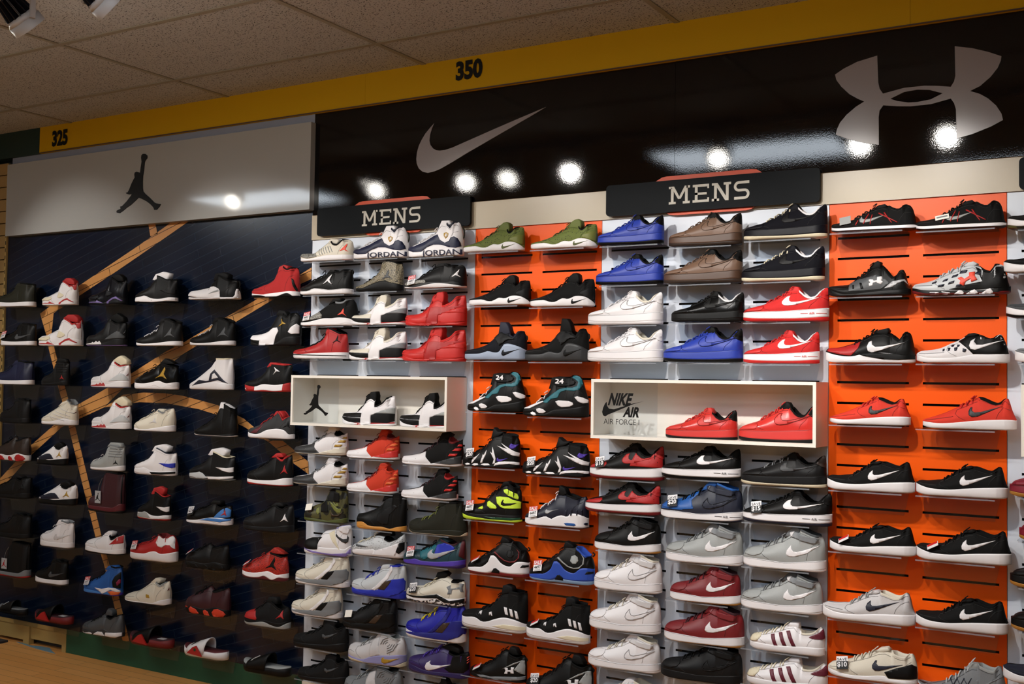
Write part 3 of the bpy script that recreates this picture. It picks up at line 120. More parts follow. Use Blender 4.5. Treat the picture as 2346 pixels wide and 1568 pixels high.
 'splash_mid': {'top': '0,93 0,158 158,222 281,259 428,322 549,398 646,504 765,547 932,532 995,487 1000,374 1000,247 1000,136', 'mid': '0,60 348,57 558,44 783,146 938,143 1000,89', 'out': '0,11 348,-7 601,-15 891,6 1000,57', 'tongue': '573,449 670,538 861,565 932,516', 'col': (0.765, 0.95), 'p': [('side_bolt', 'white', '422,112 601,104 783,146 938,143 1000,97 1000,57 850,113 622,11'), ('heel_patch', 'black2', '923,380 994,455 1000,295 1000,136 891,165 871,266'), ('heel_badge', 'magenta', '950,254 981,315 1000,303 999,248 962,190'), ('orange_pod', 'orange2', '771,66 871,92 1000,65 981,23 850,10')], 'lace': (0.183, 0.549, 4), 'lcol': 'black2'},
}
# ---------------- every sneaker: pattern, x, shelf height, length, height factor, colours, label, group, tag ----------------
PLACED = [
 ('retro_mid', -2.2494, 1.964, 0.3159, 0.986, 'U=olived M=white S=none I=black', 'dark olive mid sneaker on thick white sole, top left of dark wall', 'sneakers on the dark court mural wall', None),
 ('retro_six', -1.8495, 1.9647, 0.2752, 1.079, 'U=white M=white K=red3 mesh=cream2 I=red3 O=white', 'white and red high sneaker, upper one of a matching pair on dark wall', 'sneakers on the dark court mural wall', None),
 ('retro_six', -1.4433, 1.9605, 0.2774, 1.145, 'U=foam M=foam K=lavender mesh=foam I=black -collar_panel T=black O=foam tcol=black', 'glossy black high sneaker with lilac sole windows', 'sneakers on the dark court mural wall', None),
 ('retro_four', -1.0584, 1.9591, 0.2938, 0.723, 'U=black2 M=white T1=white T2=black3 T3=white I=black O=black side_loop=gold', 'black high sneaker with tall white tongue and gold lace tips', 'sneakers on the dark court mural wall', None),
 ('retro_twelve', -0.6296, 1.9658, 0.3386, 0.978, 'U=black2 M=white O=white I=black T=black3', 'white and black mid sneaker with 23 on its heel', 'sneakers on the dark court mural wall', None),
 ('retro_seven', -0.2117, 1.9655, 0.2924, 1.009, 'U=red3 M=white O=black2 I=black T=red3', 'bright red high sneaker with white and black sole on dark wall', 'sneakers on the dark court mural wall', None),
 ('retro_mid', -2.2154, 1.7376, 0.2836, 1.033, 'U=black2 M=white S=grey4 I=black', 'black mid sneaker with grey check mark and white sole, second row far left', 'sneakers on the dark court mural wall', 'sale'),
 ('retro_six', -1.8325, 1.7339, 0.3364, 1.021, 'U=white M=white K=red3 mesh=cream2 I=red3 O=white', 'white and red high sneaker, lower one of a matching pair on dark wall', 'sneakers on the dark court mural wall', None),
 ('retro_five', -1.444, 1.7322, 0.2959, 0.975, 'U=black3 M=black3 K=white O=lavender I=black side_mesh=grey4 figure_logo=grey4 tcol=black', 'black high sneaker with white flame strokes and lilac outsole', 'sneakers on the dark court mural wall', None),
 ('flight_high', -1.0275, 1.7308, 0.3189, 0.94, 'U=black2 M=white I=black', 'black high sneaker with grey jumping figure, left one of two alike', 'sneakers on the dark court mural wall', None),
 ('flight_high', -0.6352, 1.7315, 0.2966, 0.991, 'U=black2 M=white I=black', 'black high sneaker with grey jumping figure, right one of two alike', 'sneakers on the dark court mural wall', None),
 ('retro_fourteen', -0.2043, 1.7299, 0.3074, 0.997, 'U=black2 M=black3 I=black T=black2', 'black high sneaker with ribbed white toe and yellow jumping figure', 'sneakers on the dark court mural wall', None),
 ('retro_mid', -2.2463, 1.5108, 0.3221, 0.971, 'U=navy3 M=white S=none I=black', 'dark navy mid sneaker on plain white sole at left edge', 'sneakers on the dark court mural wall', None),
 ('padded_high', -1.8703, 1.5104, 0.2164, 1.158, 'U=black3 M=black3 figure_logo=red3 pad_seam=black I=black C=black2', 'all black padded high sneaker with small red jumping figure', 'sneakers on the dark court mural wall', None),
 ('retro_five', -1.4038, 1.5059, 0.2848, 0.99, 'U=white M=white K=red3 O=ice I=red3', 'white high sneaker with red flame strokes, upper one of two alike', 'sneakers on the dark court mural wall', None),
 ('shell_mid', -1.0401, 1.5027, 0.3043, 0.971, 'U=black2 M=white O=white I=black figure_logo=gold C=black2', 'black patent high sneaker with small gold figure and white sole', 'sneakers on the dark court mural wall', None),
 ('tall_white', -0.6349, 1.507, 0.2879, 1.017, 'U=white M=white O=white I=cream2', 'tall white sock sneaker with large black triangle shape', 'sneakers on the dark court mural wall', None),
 ('pro_mid', -0.2444, 1.5029, 0.2905, 1.002, 'U=black2 M=white O=red3 I=red3 T=red3', 'black mid sneaker with red and white sole and orange red collar', 'sneakers on the dark court mural wall', None),
 ('retro_mid', -2.223, 1.2891, 0.2458, 1.303, 'U=black3 M=black3 S=none I=black', 'plain all black mid sneaker in fourth row at left edge', 'sneakers on the dark court mural wall', None),
 ('striped_mid', -1.8211, 1.2904, 0.28, 0.995, 'U=cream M=white I=grey3', 'cream ribbed sneaker with maroon figure at its heel', 'sneakers on the dark court mural wall', None),
 ('retro_five', -1.3869, 1.2814, 0.2839, 1.011, 'U=white M=white K=red3 O=navy2 I=red3', 'white high sneaker with red flame strokes, lower one of two alike', 'sneakers on the dark court mural wall', None),
 ('plain_trainer', -1.0447, 1.2821, 0.2865, 1.055, 'U=cream M=white I=grey3', 'plain off-white low trainer with faint figure mark', 'sneakers on the dark court mural wall', None),
 ('blade_high', -0.5957, 1.2742, 0.2804, 1.002, 'U=black2 M=black2 O=white I=black', 'black sneaker with tall pure white tongue', 'sneakers on the dark court mural wall', None),
 ('breaker_low', -0.2199, 1.276, 0.2838, 0.988, 'U=grey5 M=white I=red3', 'charcoal low sneaker with red laces, red collar and white sole', 'sneakers on the dark court mural wall', None),
 ('thirteen_low', -2.2319, 1.0714, 0.28, 1.282, 'U=brown4 M=white O=white K=red3 I=black', 'dark maroon high sneaker with white and red sole at left edge', 'sneakers on the dark court mural wall', None),
 ('low_retro', -1.8756, 1.0659, 0.2357, 1.179, 'U=white M=black2 I=black', 'white and black low sneaker with gold figure, upper one of two alike', 'sneakers on the dark court mural wall', None),
 ('padded_high', -1.4075, 1.0576, 0.2504, 0.994, 'U=grey2 M=white I=grey3', 'light grey padded high sneaker with black 23 on its collar', 'sneakers on the dark court mural wall', None),
 ('retro_four', -1.0272, 1.0547, 0.2944, 0.709, 'U=white M=white O=white T1=white T2=blue3 T3=white I=navy2 sole_band=black2', 'white high sneaker with black band and royal blue heel', 'sneakers on the dark court mural wall', None),
 ('retro_four', -0.6124, 1.0543, 0.2974, 0.703, 'U=black3 M=black2 O=grey2 T1=grey1 T2=white T3=white I=cream2', 'black high sneaker with white heel wing and speckled grey sole', 'sneakers on the dark court mural wall', None),
 ('force_low', -0.2213, 1.0494, 0.2783, 1.259, 'U=black2 M=white O=red3 I=red3 figure_logo=red3 T=red3', 'black low sneaker with red lining, white midsole and red outsole', 'sneakers on the dark court mural wall', None),
 ('force_low', -2.2408, 0.8556, 0.3416, 0.853, 'U=black3 M=black3 I=black figure_logo=black3', 'all black low sneaker on dark wall, sixth row at left edge', 'sneakers on the dark court mural wall', None),
 ('low_retro', -1.815, 0.8462, 0.2923, 1.004, 'U=white M=black2 I=black', 'white and black low sneaker with gold figure, lower one of two alike', 'sneakers on the dark court mural wall', None),
 ('high_boot', -1.4065, 0.8342, 0.2655, 1.002, 'U=maroon4 M=maroon3 O=black3 V=black3 I=black', 'dark burgundy high boot with grey hang tag', 'sneakers on the dark court mural wall', None),
 ('retro_four', -1.0314, 0.822, 0.2295, 0.975, 'U=black2 M=white O=red3 T1=grey2 T2=white T3=red3 I=red3', 'black high sneaker with red tongue, grey toe wing and red outsole', 'sneakers on the dark court mural wall', None),
 ('team_runner', -0.6244, 0.8303, 0.3004, 0.981, 'U=black2 M=white I=black', 'black trainer with blue heel and red figure', 'sneakers on the dark court mural wall', 'save25'),
 ('force_low', -0.2228, 0.8272, 0.3095, 1.009, 'U=black3 M=black3 I=black', 'all black low sneaker with large white jumping figure', 'sneakers on the dark court mural wall', None),
 ('retro_mid', -2.2109, 0.63, 0.3027, 1.037, 'U=black3 M=black3 S=none I=black', 'all black mid sneaker in seventh row at left edge', 'sneakers on the dark court mural wall', None),
 ('retro_mid', -1.8114, 0.6092, 0.2594, 1.303, 'U=white M=white S=white2 I=grey3', 'all white mid sneaker with tonal check mark on dark wall', 'sneakers on the dark court mural wall', None),
 ('low_two', -1.4072, 0.6098, 0.29, 0.984, 'U=white M=white O=black2 I=black T=white', 'white low sneaker with red heel panel and black outsole', 'sneakers on the dark court mural wall', None),
 ('team_low', -1.0242, 0.6093, 0.3259, 0.947, 'U=red3 M=white I=red4', 'red low sneaker with white ankle panel and thick white sole', 'sneakers on the dark court mural wall', 'sale'),
 ('thirteen_low', -0.6318, 0.6059, 0.2837, 1.147, 'U=black3 M=black3 O=black3 K=black2 I=black', 'all black bubble sole sneaker with small orange tag', 'sneakers on the dark court mural wall', 'strip'),
 ('shell_mid', -0.2367, 0.5932, 0.2809, 1.015, 'U=redsn M=white O=maroon3 I=black', 'red snakeskin mid sneaker with black jumping figure', 'sneakers on the dark court mural wall', 'strip'),
 ('high_boot', -2.1973, 0.4069, 0.2782, 0.872, 'U=black3 M=grey3 O=red3 V=black2 I=black', 'black high boot with grey hang tag and red outsole', 'sneakers on the dark court mural wall', None),
 ('retro_mid', -1.8492, 0.4028, 0.2506, 1.21, 'U=black2 M=white S=grey4 I=black', 'black mid sneaker with grey check mark and white sole, near the floor', 'sneakers on the dark court mural wall', None),
 ('splash_mid', -1.4137, 0.3931, 0.2807, 0.999, 'U=blue2 M=blue4 O=purple2 I=black', 'multicoloured blue, black and orange high sneaker', 'sneakers on the dark court mural wall', 'sale'),
 ('flight_low', -1.0602, 0.3857, 0.3183, 1.152, 'U=cream M=white I=grey2', 'off-white low sneaker with gold side clip', 'sneakers on the dark court mural wall', None),
 ('thirteen_low', -0.6188, 0.377, 0.2912, 1.278, 'U=maroon4 M=black3 O=black3 K=orangered I=black', 'dark maroon low sneaker with orange red sole pods', 'sneakers on the dark court mural wall', None),
 ('curve_low', -0.2151, 0.3672, 0.2797, 0.98, 'U=black3 M=black2 O=grey2 I=black', 'black low sneaker with red toe and red jumping figure', 'sneakers on the dark court mural wall', None),
 ('SLIDE', -2.1844, 0.1948, 0.2268, 1, 'U=black3 M=black3 F=grey3 X=black2', 'all black slide sandal at left edge', 'sneakers on the dark court mural wall', None),
 ('SLIDE', -1.8175, 0.1908, 0.2916, 1, 'U=black2 M=red4 F=maroon4 X=red3 W=1', 'black and red slide sandal beside the white mid sneaker shelf', 'sneakers on the dark court mural wall', None),
 ('lug_low', -1.4022, 0.1742, 0.3015, 1.005, 'U=grey4 M=grey5 I=black', 'grey low trainer with white sole lugs', 'sneakers on the dark court mural wall', None),
 ('SLIDE', -1.0212, 0.1681, 0.2988, 1, 'U=black2 M=red4 F=maroon4 X=red3 W=1', 'black and red slide sandal right of the grey trainer', 'sneakers on the dark court mural wall', None),
 ('SLIDE', -0.6232, 0.1631, 0.2856, 1, 'U=white M=white F=maroon3 X=red3 G=1', 'white slide sandal with red side panel and green dot', 'sneakers on the dark court mural wall', None),
 ('SLIDE', -0.2105, 0.1432, 0.2896, 1, 'U=black2 M=black2 F=grey2 X=black2', 'black slide sandal with light grey footbed', 'sneakers on the dark court mural wall', None),
 ('chevron_trainer', 0.1118, 2.1296, 0.3088, 1.012, 'U=cream M=white I=black', 'cream low trainer with coral jumping figure', 'sneakers on the white bay left of the first orange bay', None),
 ('team_mid', 0.4347, 2.1281, 0.3055, 1.153, 'U=white M=white I=navy2 T=white', 'white and navy mid sneaker lettered JORDAN, left one of two', 'sneakers on the white bay left of the first orange bay', None),
 ('team_mid', 0.7444, 2.1221, 0.2897, 1.305, 'U=white M=white I=navy2 T=white', 'white and navy mid sneaker lettered JORDAN, right one of two', 'sneakers on the white bay left of the first orange bay', None),
 ('court_trainer', 0.1137, 1.9701, 0.3084, 1.184, 'U=black2 M=white I=black', 'black low trainer with large white jumping figure and white sole', 'sneakers on the white bay left of the first orange bay', None),
 ('texture_high', 0.4299, 1.977, 0.2649, 0.958, 'U=elephantd M=black2 I=black', 'black and tan cracked-print high sneaker', 'sneakers on the white bay left of the first orange bay', None),
 ('flow_low', 0.7437, 1.9812, 0.3234, 0.942, 'U=black3 M=black2 O=white I=black', 'black low trainer with small white figure and red sale tag', 'sneakers on the white bay left of the first orange bay', 'sale'),
 ('mesh_mid', 0.1339, 1.8217, 0.3321, 0.987, 'U=black2 M=white O=white I=grey3', 'black mesh mid sneaker with cracked-print toe and coral figure', 'sneakers on the white bay left of the first orange bay', 'sale'),
 ('wrap_mid', 0.4336, 1.8217, 0.3074, 1.009, 'U=white M=white T=cream I=cream C=cream W1=cream W2=black2 W3=white W4=black2 W5=grey3 W6=red3', 'white sneaker with black ribbed heel block, upper one of two', 'sneakers on the white bay left of the first orange bay', None),
 ('wrap_mid', 0.7499, 1.8136, 0.3182, 1.062, 'U=red2 M=red2 T=red2 I=red2 C=red3 W1=red2 W2=red2 W3=red3 W4=red2 W5=red2 W6=red2', 'all red ribbed sneaker, upper one of two', 'sneakers on the white bay left of the first orange bay', None),
 ('basket_high', 0.0845, 1.6654, 0.3193, 0.986, 'U=red3 M=white O=white I=black', 'red high sneaker with black jumping figure on flat white sole', 'sneakers on the white bay left of the first orange bay', None),
 ('wrap_mid', 0.4288, 1.6601, 0.3192, 1.036, 'U=white M=white T=cream I=cream C=cream W1=cream W2=black2 W3=white W4=black2 W5=grey3 W6=red3', 'white sneaker with black ribbed heel block, lower one of two', 'sneakers on the white bay left of the first orange bay', None),
 ('wrap_mid', 0.7438, 1.6552, 0.3318, 1.067, 'U=red2 M=red2 T=red2 I=red2 C=red3 W1=red2 W2=red2 W3=red3 W4=red2 W5=red2 W6=red2', 'all red ribbed sneaker, lower one of two', 'sneakers on the white bay left of the first orange bay', None),
 ('wrap_mid', 0.3858, 1.3615, 0.2969, 1.156, 'U=white M=white T=black2 I=black C=black2 W1=black2 W2=black2 W3=white W4=black2 W5=grey2 W6=red3', 'black and white sneaker inside left display box, nearer the figure emblem', 'sneakers inside the left display box', None),
 ('wrap_mid', 0.7162, 1.3609, 0.2944, 1.168, 'U=white M=white T=black2 I=black C=black2 W1=black2 W2=black2 W3=white W4=black2 W5=grey2 W6=red3', 'black and white sneaker inside left display box, partly behind box wall', 'sneakers inside the left display box', None),
 ('knit_mid', 0.1016, 1.2142, 0.3102, 0.952, 'U=white M=cream I=black C=grey3 Y1=grey5 Y2=cream Y3=gold', 'white sneaker with dark toe and gold stripes, upper one', 'sneakers on the white bay left of the first orange bay', None),
 ('knit_mid', 0.4127, 1.2086, 0.2906, 1.044, 'U=redor M=white I=red4 C=red4 Y1=white Y2=red2 Y3=orange2', 'orange red sneaker with white toe, upper one', 'sneakers on the white bay left of the first orange bay', None),
 ('knit_mid', 0.746, 1.1952, 0.3151, 1.06, 'U=black2 M=white I=red4 C=maroon4 Y1=white Y2=grey5 Y3=red2', 'black sneaker with white toe and red stripes, upper one', 'sneakers on the white bay left of the first orange bay', None),
 ('knit_mid', 0.1003, 1.0705, 0.32, 0.928, 'U=white M=cream I=black C=grey3 Y1=grey5 Y2=cream Y3=gold', 'white sneaker with dark toe and gold stripes, lower one', 'sneakers on the white bay left of the first orange bay', None),
 ('knit_mid', 0.4129, 1.055, 0.2832, 1.09, 'U=redor M=white I=redor C=red4 Y1=white Y2=red2 Y3=orange2', 'orange red sneaker with white toe, lower one', 'sneakers on the white bay left of the first orange bay', None),
 ('knit_mid', 0.7329, 1.0457, 0.293, 1.045, 'U=black2 M=white I=red3 C=maroon4 Y1=white Y2=grey5 Y3=red2', 'black sneaker with white toe and red stripes, lower one', 'sneakers on the white bay left of the first orange bay', None),
 ('strap_high', 0.1403, 0.899, 0.2533, 0.947, 'U=camo M=olive3 I=black T=black2', 'camouflage high sneaker with two black straps', 'sneakers on the white bay left of the first orange bay', 'plain'),
 ('gum_high', 0.4687, 0.8886, 0.2734, 1.028, 'U=black2 M=gum I=black', 'black high sneaker on amber gum sole', 'sneakers on the white bay left of the first orange bay', None),
 ('curry_high', 0.7822, 0.8949, 0.3013, 1.002, 'U=olived M=olived O=cream2 I=black', 'dark olive high sneaker with cream heel wedge', 'sneakers on the white bay left of the first orange bay', None),
 ('cross_strap', 0.1566, 0.7465, 0.2747, 0.977, 'U=white M=white I=lav2 ', 'white strapped sneaker with black toe and black check mark', 'sneakers on the white bay left of the first orange bay', None),
 ('dotted_low', 0.457, 0.7694, 0.292, 1.049, 'U=grey1 M=white I=black T=black2', 'light grey dotted low sneaker with black tongue', 'sneakers on the white bay left of the first orange bay', None),
 ('galaxy_low', 0.766, 0.7559, 0.322, 1.067, 'U=tealn M=purple2 O=purple3 I=maroon4', 'dark teal galaxy low sneaker with silver check mark', 'sneakers on the white bay left of the first orange bay', 'sale'),
 ('curry_mid', 0.1272, 0.6032, 0.3129, 0.946, 'U=cream M=white I=cream C=cream Q1=grey3 Q2=black2 Q3=white', 'off-white mid sneaker with grey heel shell, upper one of two', 'sneakers on the white bay left of the first orange bay', None),
 ('curry_mid', 0.4624, 0.5882, 0.299, 1.073, 'U=grey1 M=blue3 I=blue3 C=blue3 Q1=blue3 Q2=brown3 Q3=white', 'white and royal blue mid sneaker with dark side window', 'sneakers on the white bay left of the first orange bay', None),
 ('camo_sole_mid', 0.7771, 0.5942, 0.3055, 0.877, 'U=cream M=white I=black T=black2 O=dapple', 'white mid sneaker with black and white patterned sole', 'sneakers on the white bay left of the first orange bay', 'save20b'),
 ('curry_mid', 0.0967, 0.456, 0.2942, 0.984, 'U=cream M=white I=cream C=cream Q1=grey3 Q2=black2 Q3=white', 'off-white mid sneaker with grey heel shell, lower one of two', 'sneakers on the white bay left of the first orange bay', None),
 ('curry_mid', 0.4137, 0.433, 0.3011, 1.018, 'U=black3 M=black3 I=black C=black2 Q1=black2 Q2=brown3 Q3=black2', 'all black mid sneaker with brown side window', 'sneakers on the white bay left of the first orange bay', 'plain'),
 ('curry_mid', 0.7806, 0.436, 0.3095, 1.096, 'U=blued M=white I=navy2 C=yellow Q1=blued2 Q2=brown3 Q3=blued2', 'deep blue mid sneaker with yellow laces', 'sneakers on the white bay left of the first orange bay', None),
 ('night_runner', 0.125, 0.3072, 0.3175, 0.971, 'U=black3 M=black3 I=black', 'all black low sneaker with tall tongue, upper one of two', 'sneakers on the white bay left of the first orange bay', None),
 ('ripple_mid', 0.46, 0.2877, 0.3174, 0.953, 'U=white2 M=lav2 O=cream2 I=grey2', 'pale grey strapped sneaker with gold check mark', 'sneakers on the white bay left of the first orange bay', None),
 ('purple_low', 0.8013, 0.2865, 0.3147, 0.976, 'U=purple3 M=purple4 O=purple4 I=black T=black2', 'dark purple low sneaker with orange heel stitches', 'sneakers on the white bay left of the first orange bay', None),
 ('night_runner', 0.1428, 0.1561, 0.2916, 0.987, 'U=black3 M=black3 I=black', 'all black low sneaker with tall tongue, lower one of two', 'sneakers on the white bay left of the first orange bay', None),
 ('ripple_mid', 0.4427, 0.1312, 0.3204, 0.994, 'U=grey3 M=white I=grey4 check_mark_logo=none', 'grey rippled sneaker cut off by bottom edge', 'sneakers on the white bay left of the first orange bay', None),
 ('wave_mid', 0.8038, 0.1281, 0.3032, 0.855, 'U=black3 M=black3 I=black check_mark_logo=none air_window=black3 C=black', 'black sneaker barely rising above bottom edge', 'sneakers on the white bay left of the first orange bay', None),
 ('hyper_low', 1.0491, 2.1302, 0.3017, 0.98, 'U=olive M=white I=black C=olive3 V=olive2 S=olive3', 'olive green sneaker on white sole, left one of two', 'sneakers on the narrow orange bay', None),
 ('hyper_low', 1.3935, 2.1274, 0.3084, 0.908, 'U=olive M=white I=black C=olive3 V=olive2 S=olive3', 'olive green sneaker on white sole, right one of two', 'sneakers on the narrow orange bay', None),
 ('hyper_low', 1.0835, 1.8974, 0.3014, 1.008, 'U=black2 M=white I=black C=black V=black3 S=black2', 'black sneaker on wavy white sole, left one of two', 'sneakers on the narrow orange bay', None),
 ('hyper_low', 1.3902, 1.885, 0.2981, 1.095, 'U=black2 M=white I=black C=black V=black3 S=black2', 'black sneaker on wavy white sole, right one of two', 'sneakers on the narrow orange bay', None),
 ('strap_mid', 1.067, 1.6618, 0.3041, 0.998, 'U=navyb M=bluegrey I=navy2 T=navy2 S=navyb', 'dark navy strapped sneaker on pale blue-grey sole', 'sneakers on the narrow orange bay', None),
 ('strap_mid', 1.367, 1.6572, 0.295, 1.119, 'U=black2 M=grey5 I=black T=black S=black', 'black strapped sneaker on smoky dark grey sole', 'sneakers on the narrow orange bay', None),
 ('turf_mid', 1.0757, 1.4413, 0.2862, 0.995, 'U=black2 M=black2 I=black', 'black and teal high sneaker with 24 strap, left one of two', 'sneakers on the narrow orange bay', None),
 ('turf_mid', 1.3655, 1.4279, 0.3047, 0.942, 'U=black2 M=black2 I=black', 'black and teal high sneaker with 24 strap, right one of two', 'sneakers on the narrow orange bay', None),
 ('uptempo_mid', 1.0549, 1.2031, 0.2848, 0.97, 'U=black2 M=black2 I=black T=black2', 'black sneaker with white claw stripes and purple check mark, left one', 'sneakers on the narrow orange bay', 'save20'),
 ('uptempo_mid', 1.3714, 1.1852, 0.3118, 0.826, 'U=black2 M=black2 I=black T=black2', 'black sneaker with white claw stripes and purple check mark, right one', 'sneakers on the narrow orange bay', 'save20'),
 ('zone_mid', 1.0626, 0.9765, 0.2903, 0.987, 'U=black2 M=black3 O=volt I=black T=black', 'black and neon yellow high sneaker', 'sneakers on the narrow orange bay', 'sale'),
 ('wave_mid', 1.3781, 0.9765, 0.293, 1.021, 'U=navy2 M=white O=navy2 I=black T=black2', 'navy mid sneaker on white sole with blue air windows', 'sneakers on the narrow orange bay', 'sale'),
 ('wing_mid', 1.0998, 0.7492, 0.3004, 1.012, 'U=black2 M=white O=red4 I=black K=black Z=black3 X=red4', 'black and white mid sneaker with thin red piping', 'sneakers on the narrow orange bay', 'strip'),
 ('wing_mid', 1.4052, 0.7508, 0.297, 1.059, 'U=black2 M=blue3b O=icy I=blue3b K=black Z=grey2 X=grey2', 'black and royal blue mid sneaker with silver ankle disc', 'sneakers on the narrow orange bay', 'sale'),
 ('boost_mid', 1.0833, 0.5169, 0.3199, 0.992, 'U=black2 M=white O=white2 I=black T=black3', 'black high sneaker with three white stripes, left one of two', 'sneakers on the narrow orange bay', None),
 ('boost_mid', 1.3918, 0.5109, 0.2913, 1.022, 'U=black2 M=white O=white2 I=black T=black3', 'black high sneaker with three white stripes, right one of two', 'sneakers on the narrow orange bay', 'strip'),
 ('rocket_mid', 1.1061, 0.3125, 0.2742, 0.987, 'U=black2 M=black2 I=black', 'black sneaker with grey heel panel and crossed-arc mark', 'sneakers on the narrow orange bay', 'strip'),
 ('rocket_mid', 1.4012, 0.2974, 0.3062, 1.045, 'U=black2 M=black2 I=black', 'black sneaker with crossed-arc mark cut off by bottom edge', 'sneakers on the narrow orange bay', 'save20'),
 ('court_low', 1.6981, 2.1265, 0.2884, 0.927, 'U=blue M=blue O=black I=black T=black S=blue H=black', 'royal blue low sneaker with black collar, topmost of three', 'sneakers on the white bay under the larger department sign', None),
 ('court_low', 2.0159, 2.1058, 0.2981, 0.968, 'U=brown M=brownd O=brown4 I=black T=black S=brown H=black', 'brown leather low sneaker, upper one of two', 'sneakers on the white bay under the larger department sign', None),
 ('court_low', 2.3315, 2.116, 0.3158, 0.913, 'U=navyk M=navyk O=cream2 I=white S=black3 H=navyk C=cream2', 'navy suede low sneaker with cream laces, upper one of two', 'sneakers on the white bay under the larger department sign', None),
 ('court_low', 1.6953, 1.9664, 0.2938, 0.936, 'U=blue M=blue O=black I=black T=black S=blue H=black', 'royal blue low sneaker with black collar, second from top', 'sneakers on the white bay under the larger department sign', None),
 ('court_low', 2.0081, 1.9606, 0.3194, 0.928, 'U=brown M=brownd O=brown4 I=black T=black S=brown H=black', 'brown leather low sneaker, lower one of two', 'sneakers on the white bay under the larger department sign', None),
 ('court_low', 2.3235, 1.9588, 0.3144, 0.938, 'U=navyk M=navyk O=cream2 I=white S=black3 H=navyk C=cream2', 'navy suede low sneaker with cream laces, lower one of two', 'sneakers on the white bay under the larger department sign', None),
 ('court_low', 1.6787, 1.8054, 0.3265, 0.925, 'U=white M=white O=white I=cream S=white', 'all white low sneaker, upper one of two', 'sneakers on the white bay under the larger department sign', None),
 ('court_low', 2.0286, 1.8107, 0.2949, 0.896, 'U=blackl M=blackl O=blackl I=white S=blackl T=black2', 'all black leather low sneaker in third row', 'sneakers on the white bay under the larger department sign', None),
 ('court_low', 2.3359, 1.8082, 0.3229, 0.895, 'U=red M=white O=red I=white S=white H=red AIR=red', 'red suede low sneaker with white check mark, upper one of two', 'sneakers on the white bay under the larger department sign', None),
 ('court_low', 1.6797, 1.6567, 0.328, 0.929, 'U=white M=white O=white I=cream S=white', 'all white low sneaker, lower one of two', 'sneakers on the white bay under the larger department sign', None),
 ('court_low', 2.011, 1.6561, 0.322, 0.945, 'U=blue M=blue O=black I=black T=black S=blue H=black', 'royal blue low sneaker just above the display box', 'sneakers on the white bay under the larger department sign', None),
 ('court_low', 2.3194, 1.6523, 0.2876, 0.957, 'U=red M=white O=red I=white S=white H=red AIR=red', 'red suede low sneaker with white check mark, lower one of two', 'sneakers on the white bay under the larger department sign', None),
 ('court_low', 2.007, 1.3593, 0.29, 0.934, 'U=redl M=redl O=black2 I=black S=redl H=black T=redl', 'smooth red low sneaker with black collar, left one in display box', 'sneakers inside the right display box', None),
 ('court_low', 2.309, 1.3602, 0.298, 1.121, 'U=redl M=redl O=black2 I=black S=redl H=black T=black2', 'smooth red low sneaker with black collar, right one in display box', 'sneakers inside the right display box', None),
 ('court_low', 1.6936, 1.1886, 0.3222, 0.993, 'U=black2 M=white O=red4 I=black S=red3 V=red3 H=red3 T=black2 heelq=red3', 'black and red low sneaker on white sole, upper one of two', 'sneakers on the white bay under the larger department sign', 'save10'),
 ('court_low', 2.0075, 1.2086, 0.3193, 0.877, 'U=black2 M=white O=black2 I=black S=white T=black2 AIR=black2', 'black low sneaker with white check mark below the display box', 'sneakers on the white bay under the larger department sign', None),
 ('court_low', 2.331, 1.2008, 0.32, 0.859, 'U=black3 M=black3 O=cream2 I=black S=grey5 H=brown4 C=grey3 T=black2', 'black low sneaker with thin cream outsole and pale laces', 'sneakers on the white bay under the larger department sign', None),
 ('court_low', 1.678, 1.0533, 0.3267, 0.844, 'U=black2 M=white O=red4 I=black S=red3 V=red3 H=red3 T=black2 heelq=red3', 'black and red low sneaker on white sole, lower one of two', 'sneakers on the white bay under the larger department sign', None),
 ('court_mid', 2.0115, 1.0522, 0.3309, 0.918, 'U=navyd M=white O=navy2 I=blue2 S=navyd V=blue2 R=navyd C=black T=blue2 vamp=blue2 AIR=navy2', 'blue and dark navy mid sneaker with strap', 'sneakers on the white bay under the larger department sign', 'save20'),
 ('court_low', 2.3456, 1.0627, 0.3331, 0.839, 'U=black2 M=white O=navy2 I=black S=white T=black2 AIR=black2', 'black low sneaker with white check mark and save 15 tag', 'sneakers on the white bay under the larger department sign', 'save15'),
 ('court_mid', 1.7006, 0.9037, 0.2857, 1.022, 'U=black2 M=white O=gum2 I=black S=white R=black3 T=black2 C=black', 'black mid sneaker with white check mark and gum outsole', 'sneakers on the white bay under the larger department sign', None),
 ('court_mid', 2.0232, 0.8892, 0.3105, 1.003, 'U=grey2 M=white O=white I=grey3 S=white R=grey3 T=grey3 C=grey3', 'grey mid sneaker with white check mark and loose laces', 'sneakers on the white bay under the larger department sign', None),
 ('court_mid', 2.3365, 0.8979, 0.3091, 1.026, 'U=grey2 M=white O=white I=grey4 S=white R=grey3 T=grey3 C=grey3', 'grey mid sneaker with white check mark, upper one in its column', 'sneakers on the white bay under the larger department sign', None),
 ('court_mid', 1.7044, 0.7487, 0.2926, 1.061, 'U=white M=white O=white I=cream S=white R=white2 C=cream', 'all white mid sneaker with strap, topmost of three', 'sneakers on the white bay under the larger department sign', None),
 ('court_mid', 2.0294, 0.7402, 0.2837, 1.015, 'U=maroon M=white O=gum2 I=maroon4 S=white R=maroon T=maroon C=maroon4', 'maroon mid sneaker with white check mark, upper one of two', 'sneakers on the white bay under the larger department sign', None),
 ('court_mid', 2.3269, 0.7433, 0.3045, 0.967, 'U=grey2 M=white O=white I=grey4 S=white R=grey3 T=grey4 C=grey3', 'grey mid sneaker with white check mark, lower one in its column', 'sneakers on the white bay under the larger department sign', None),
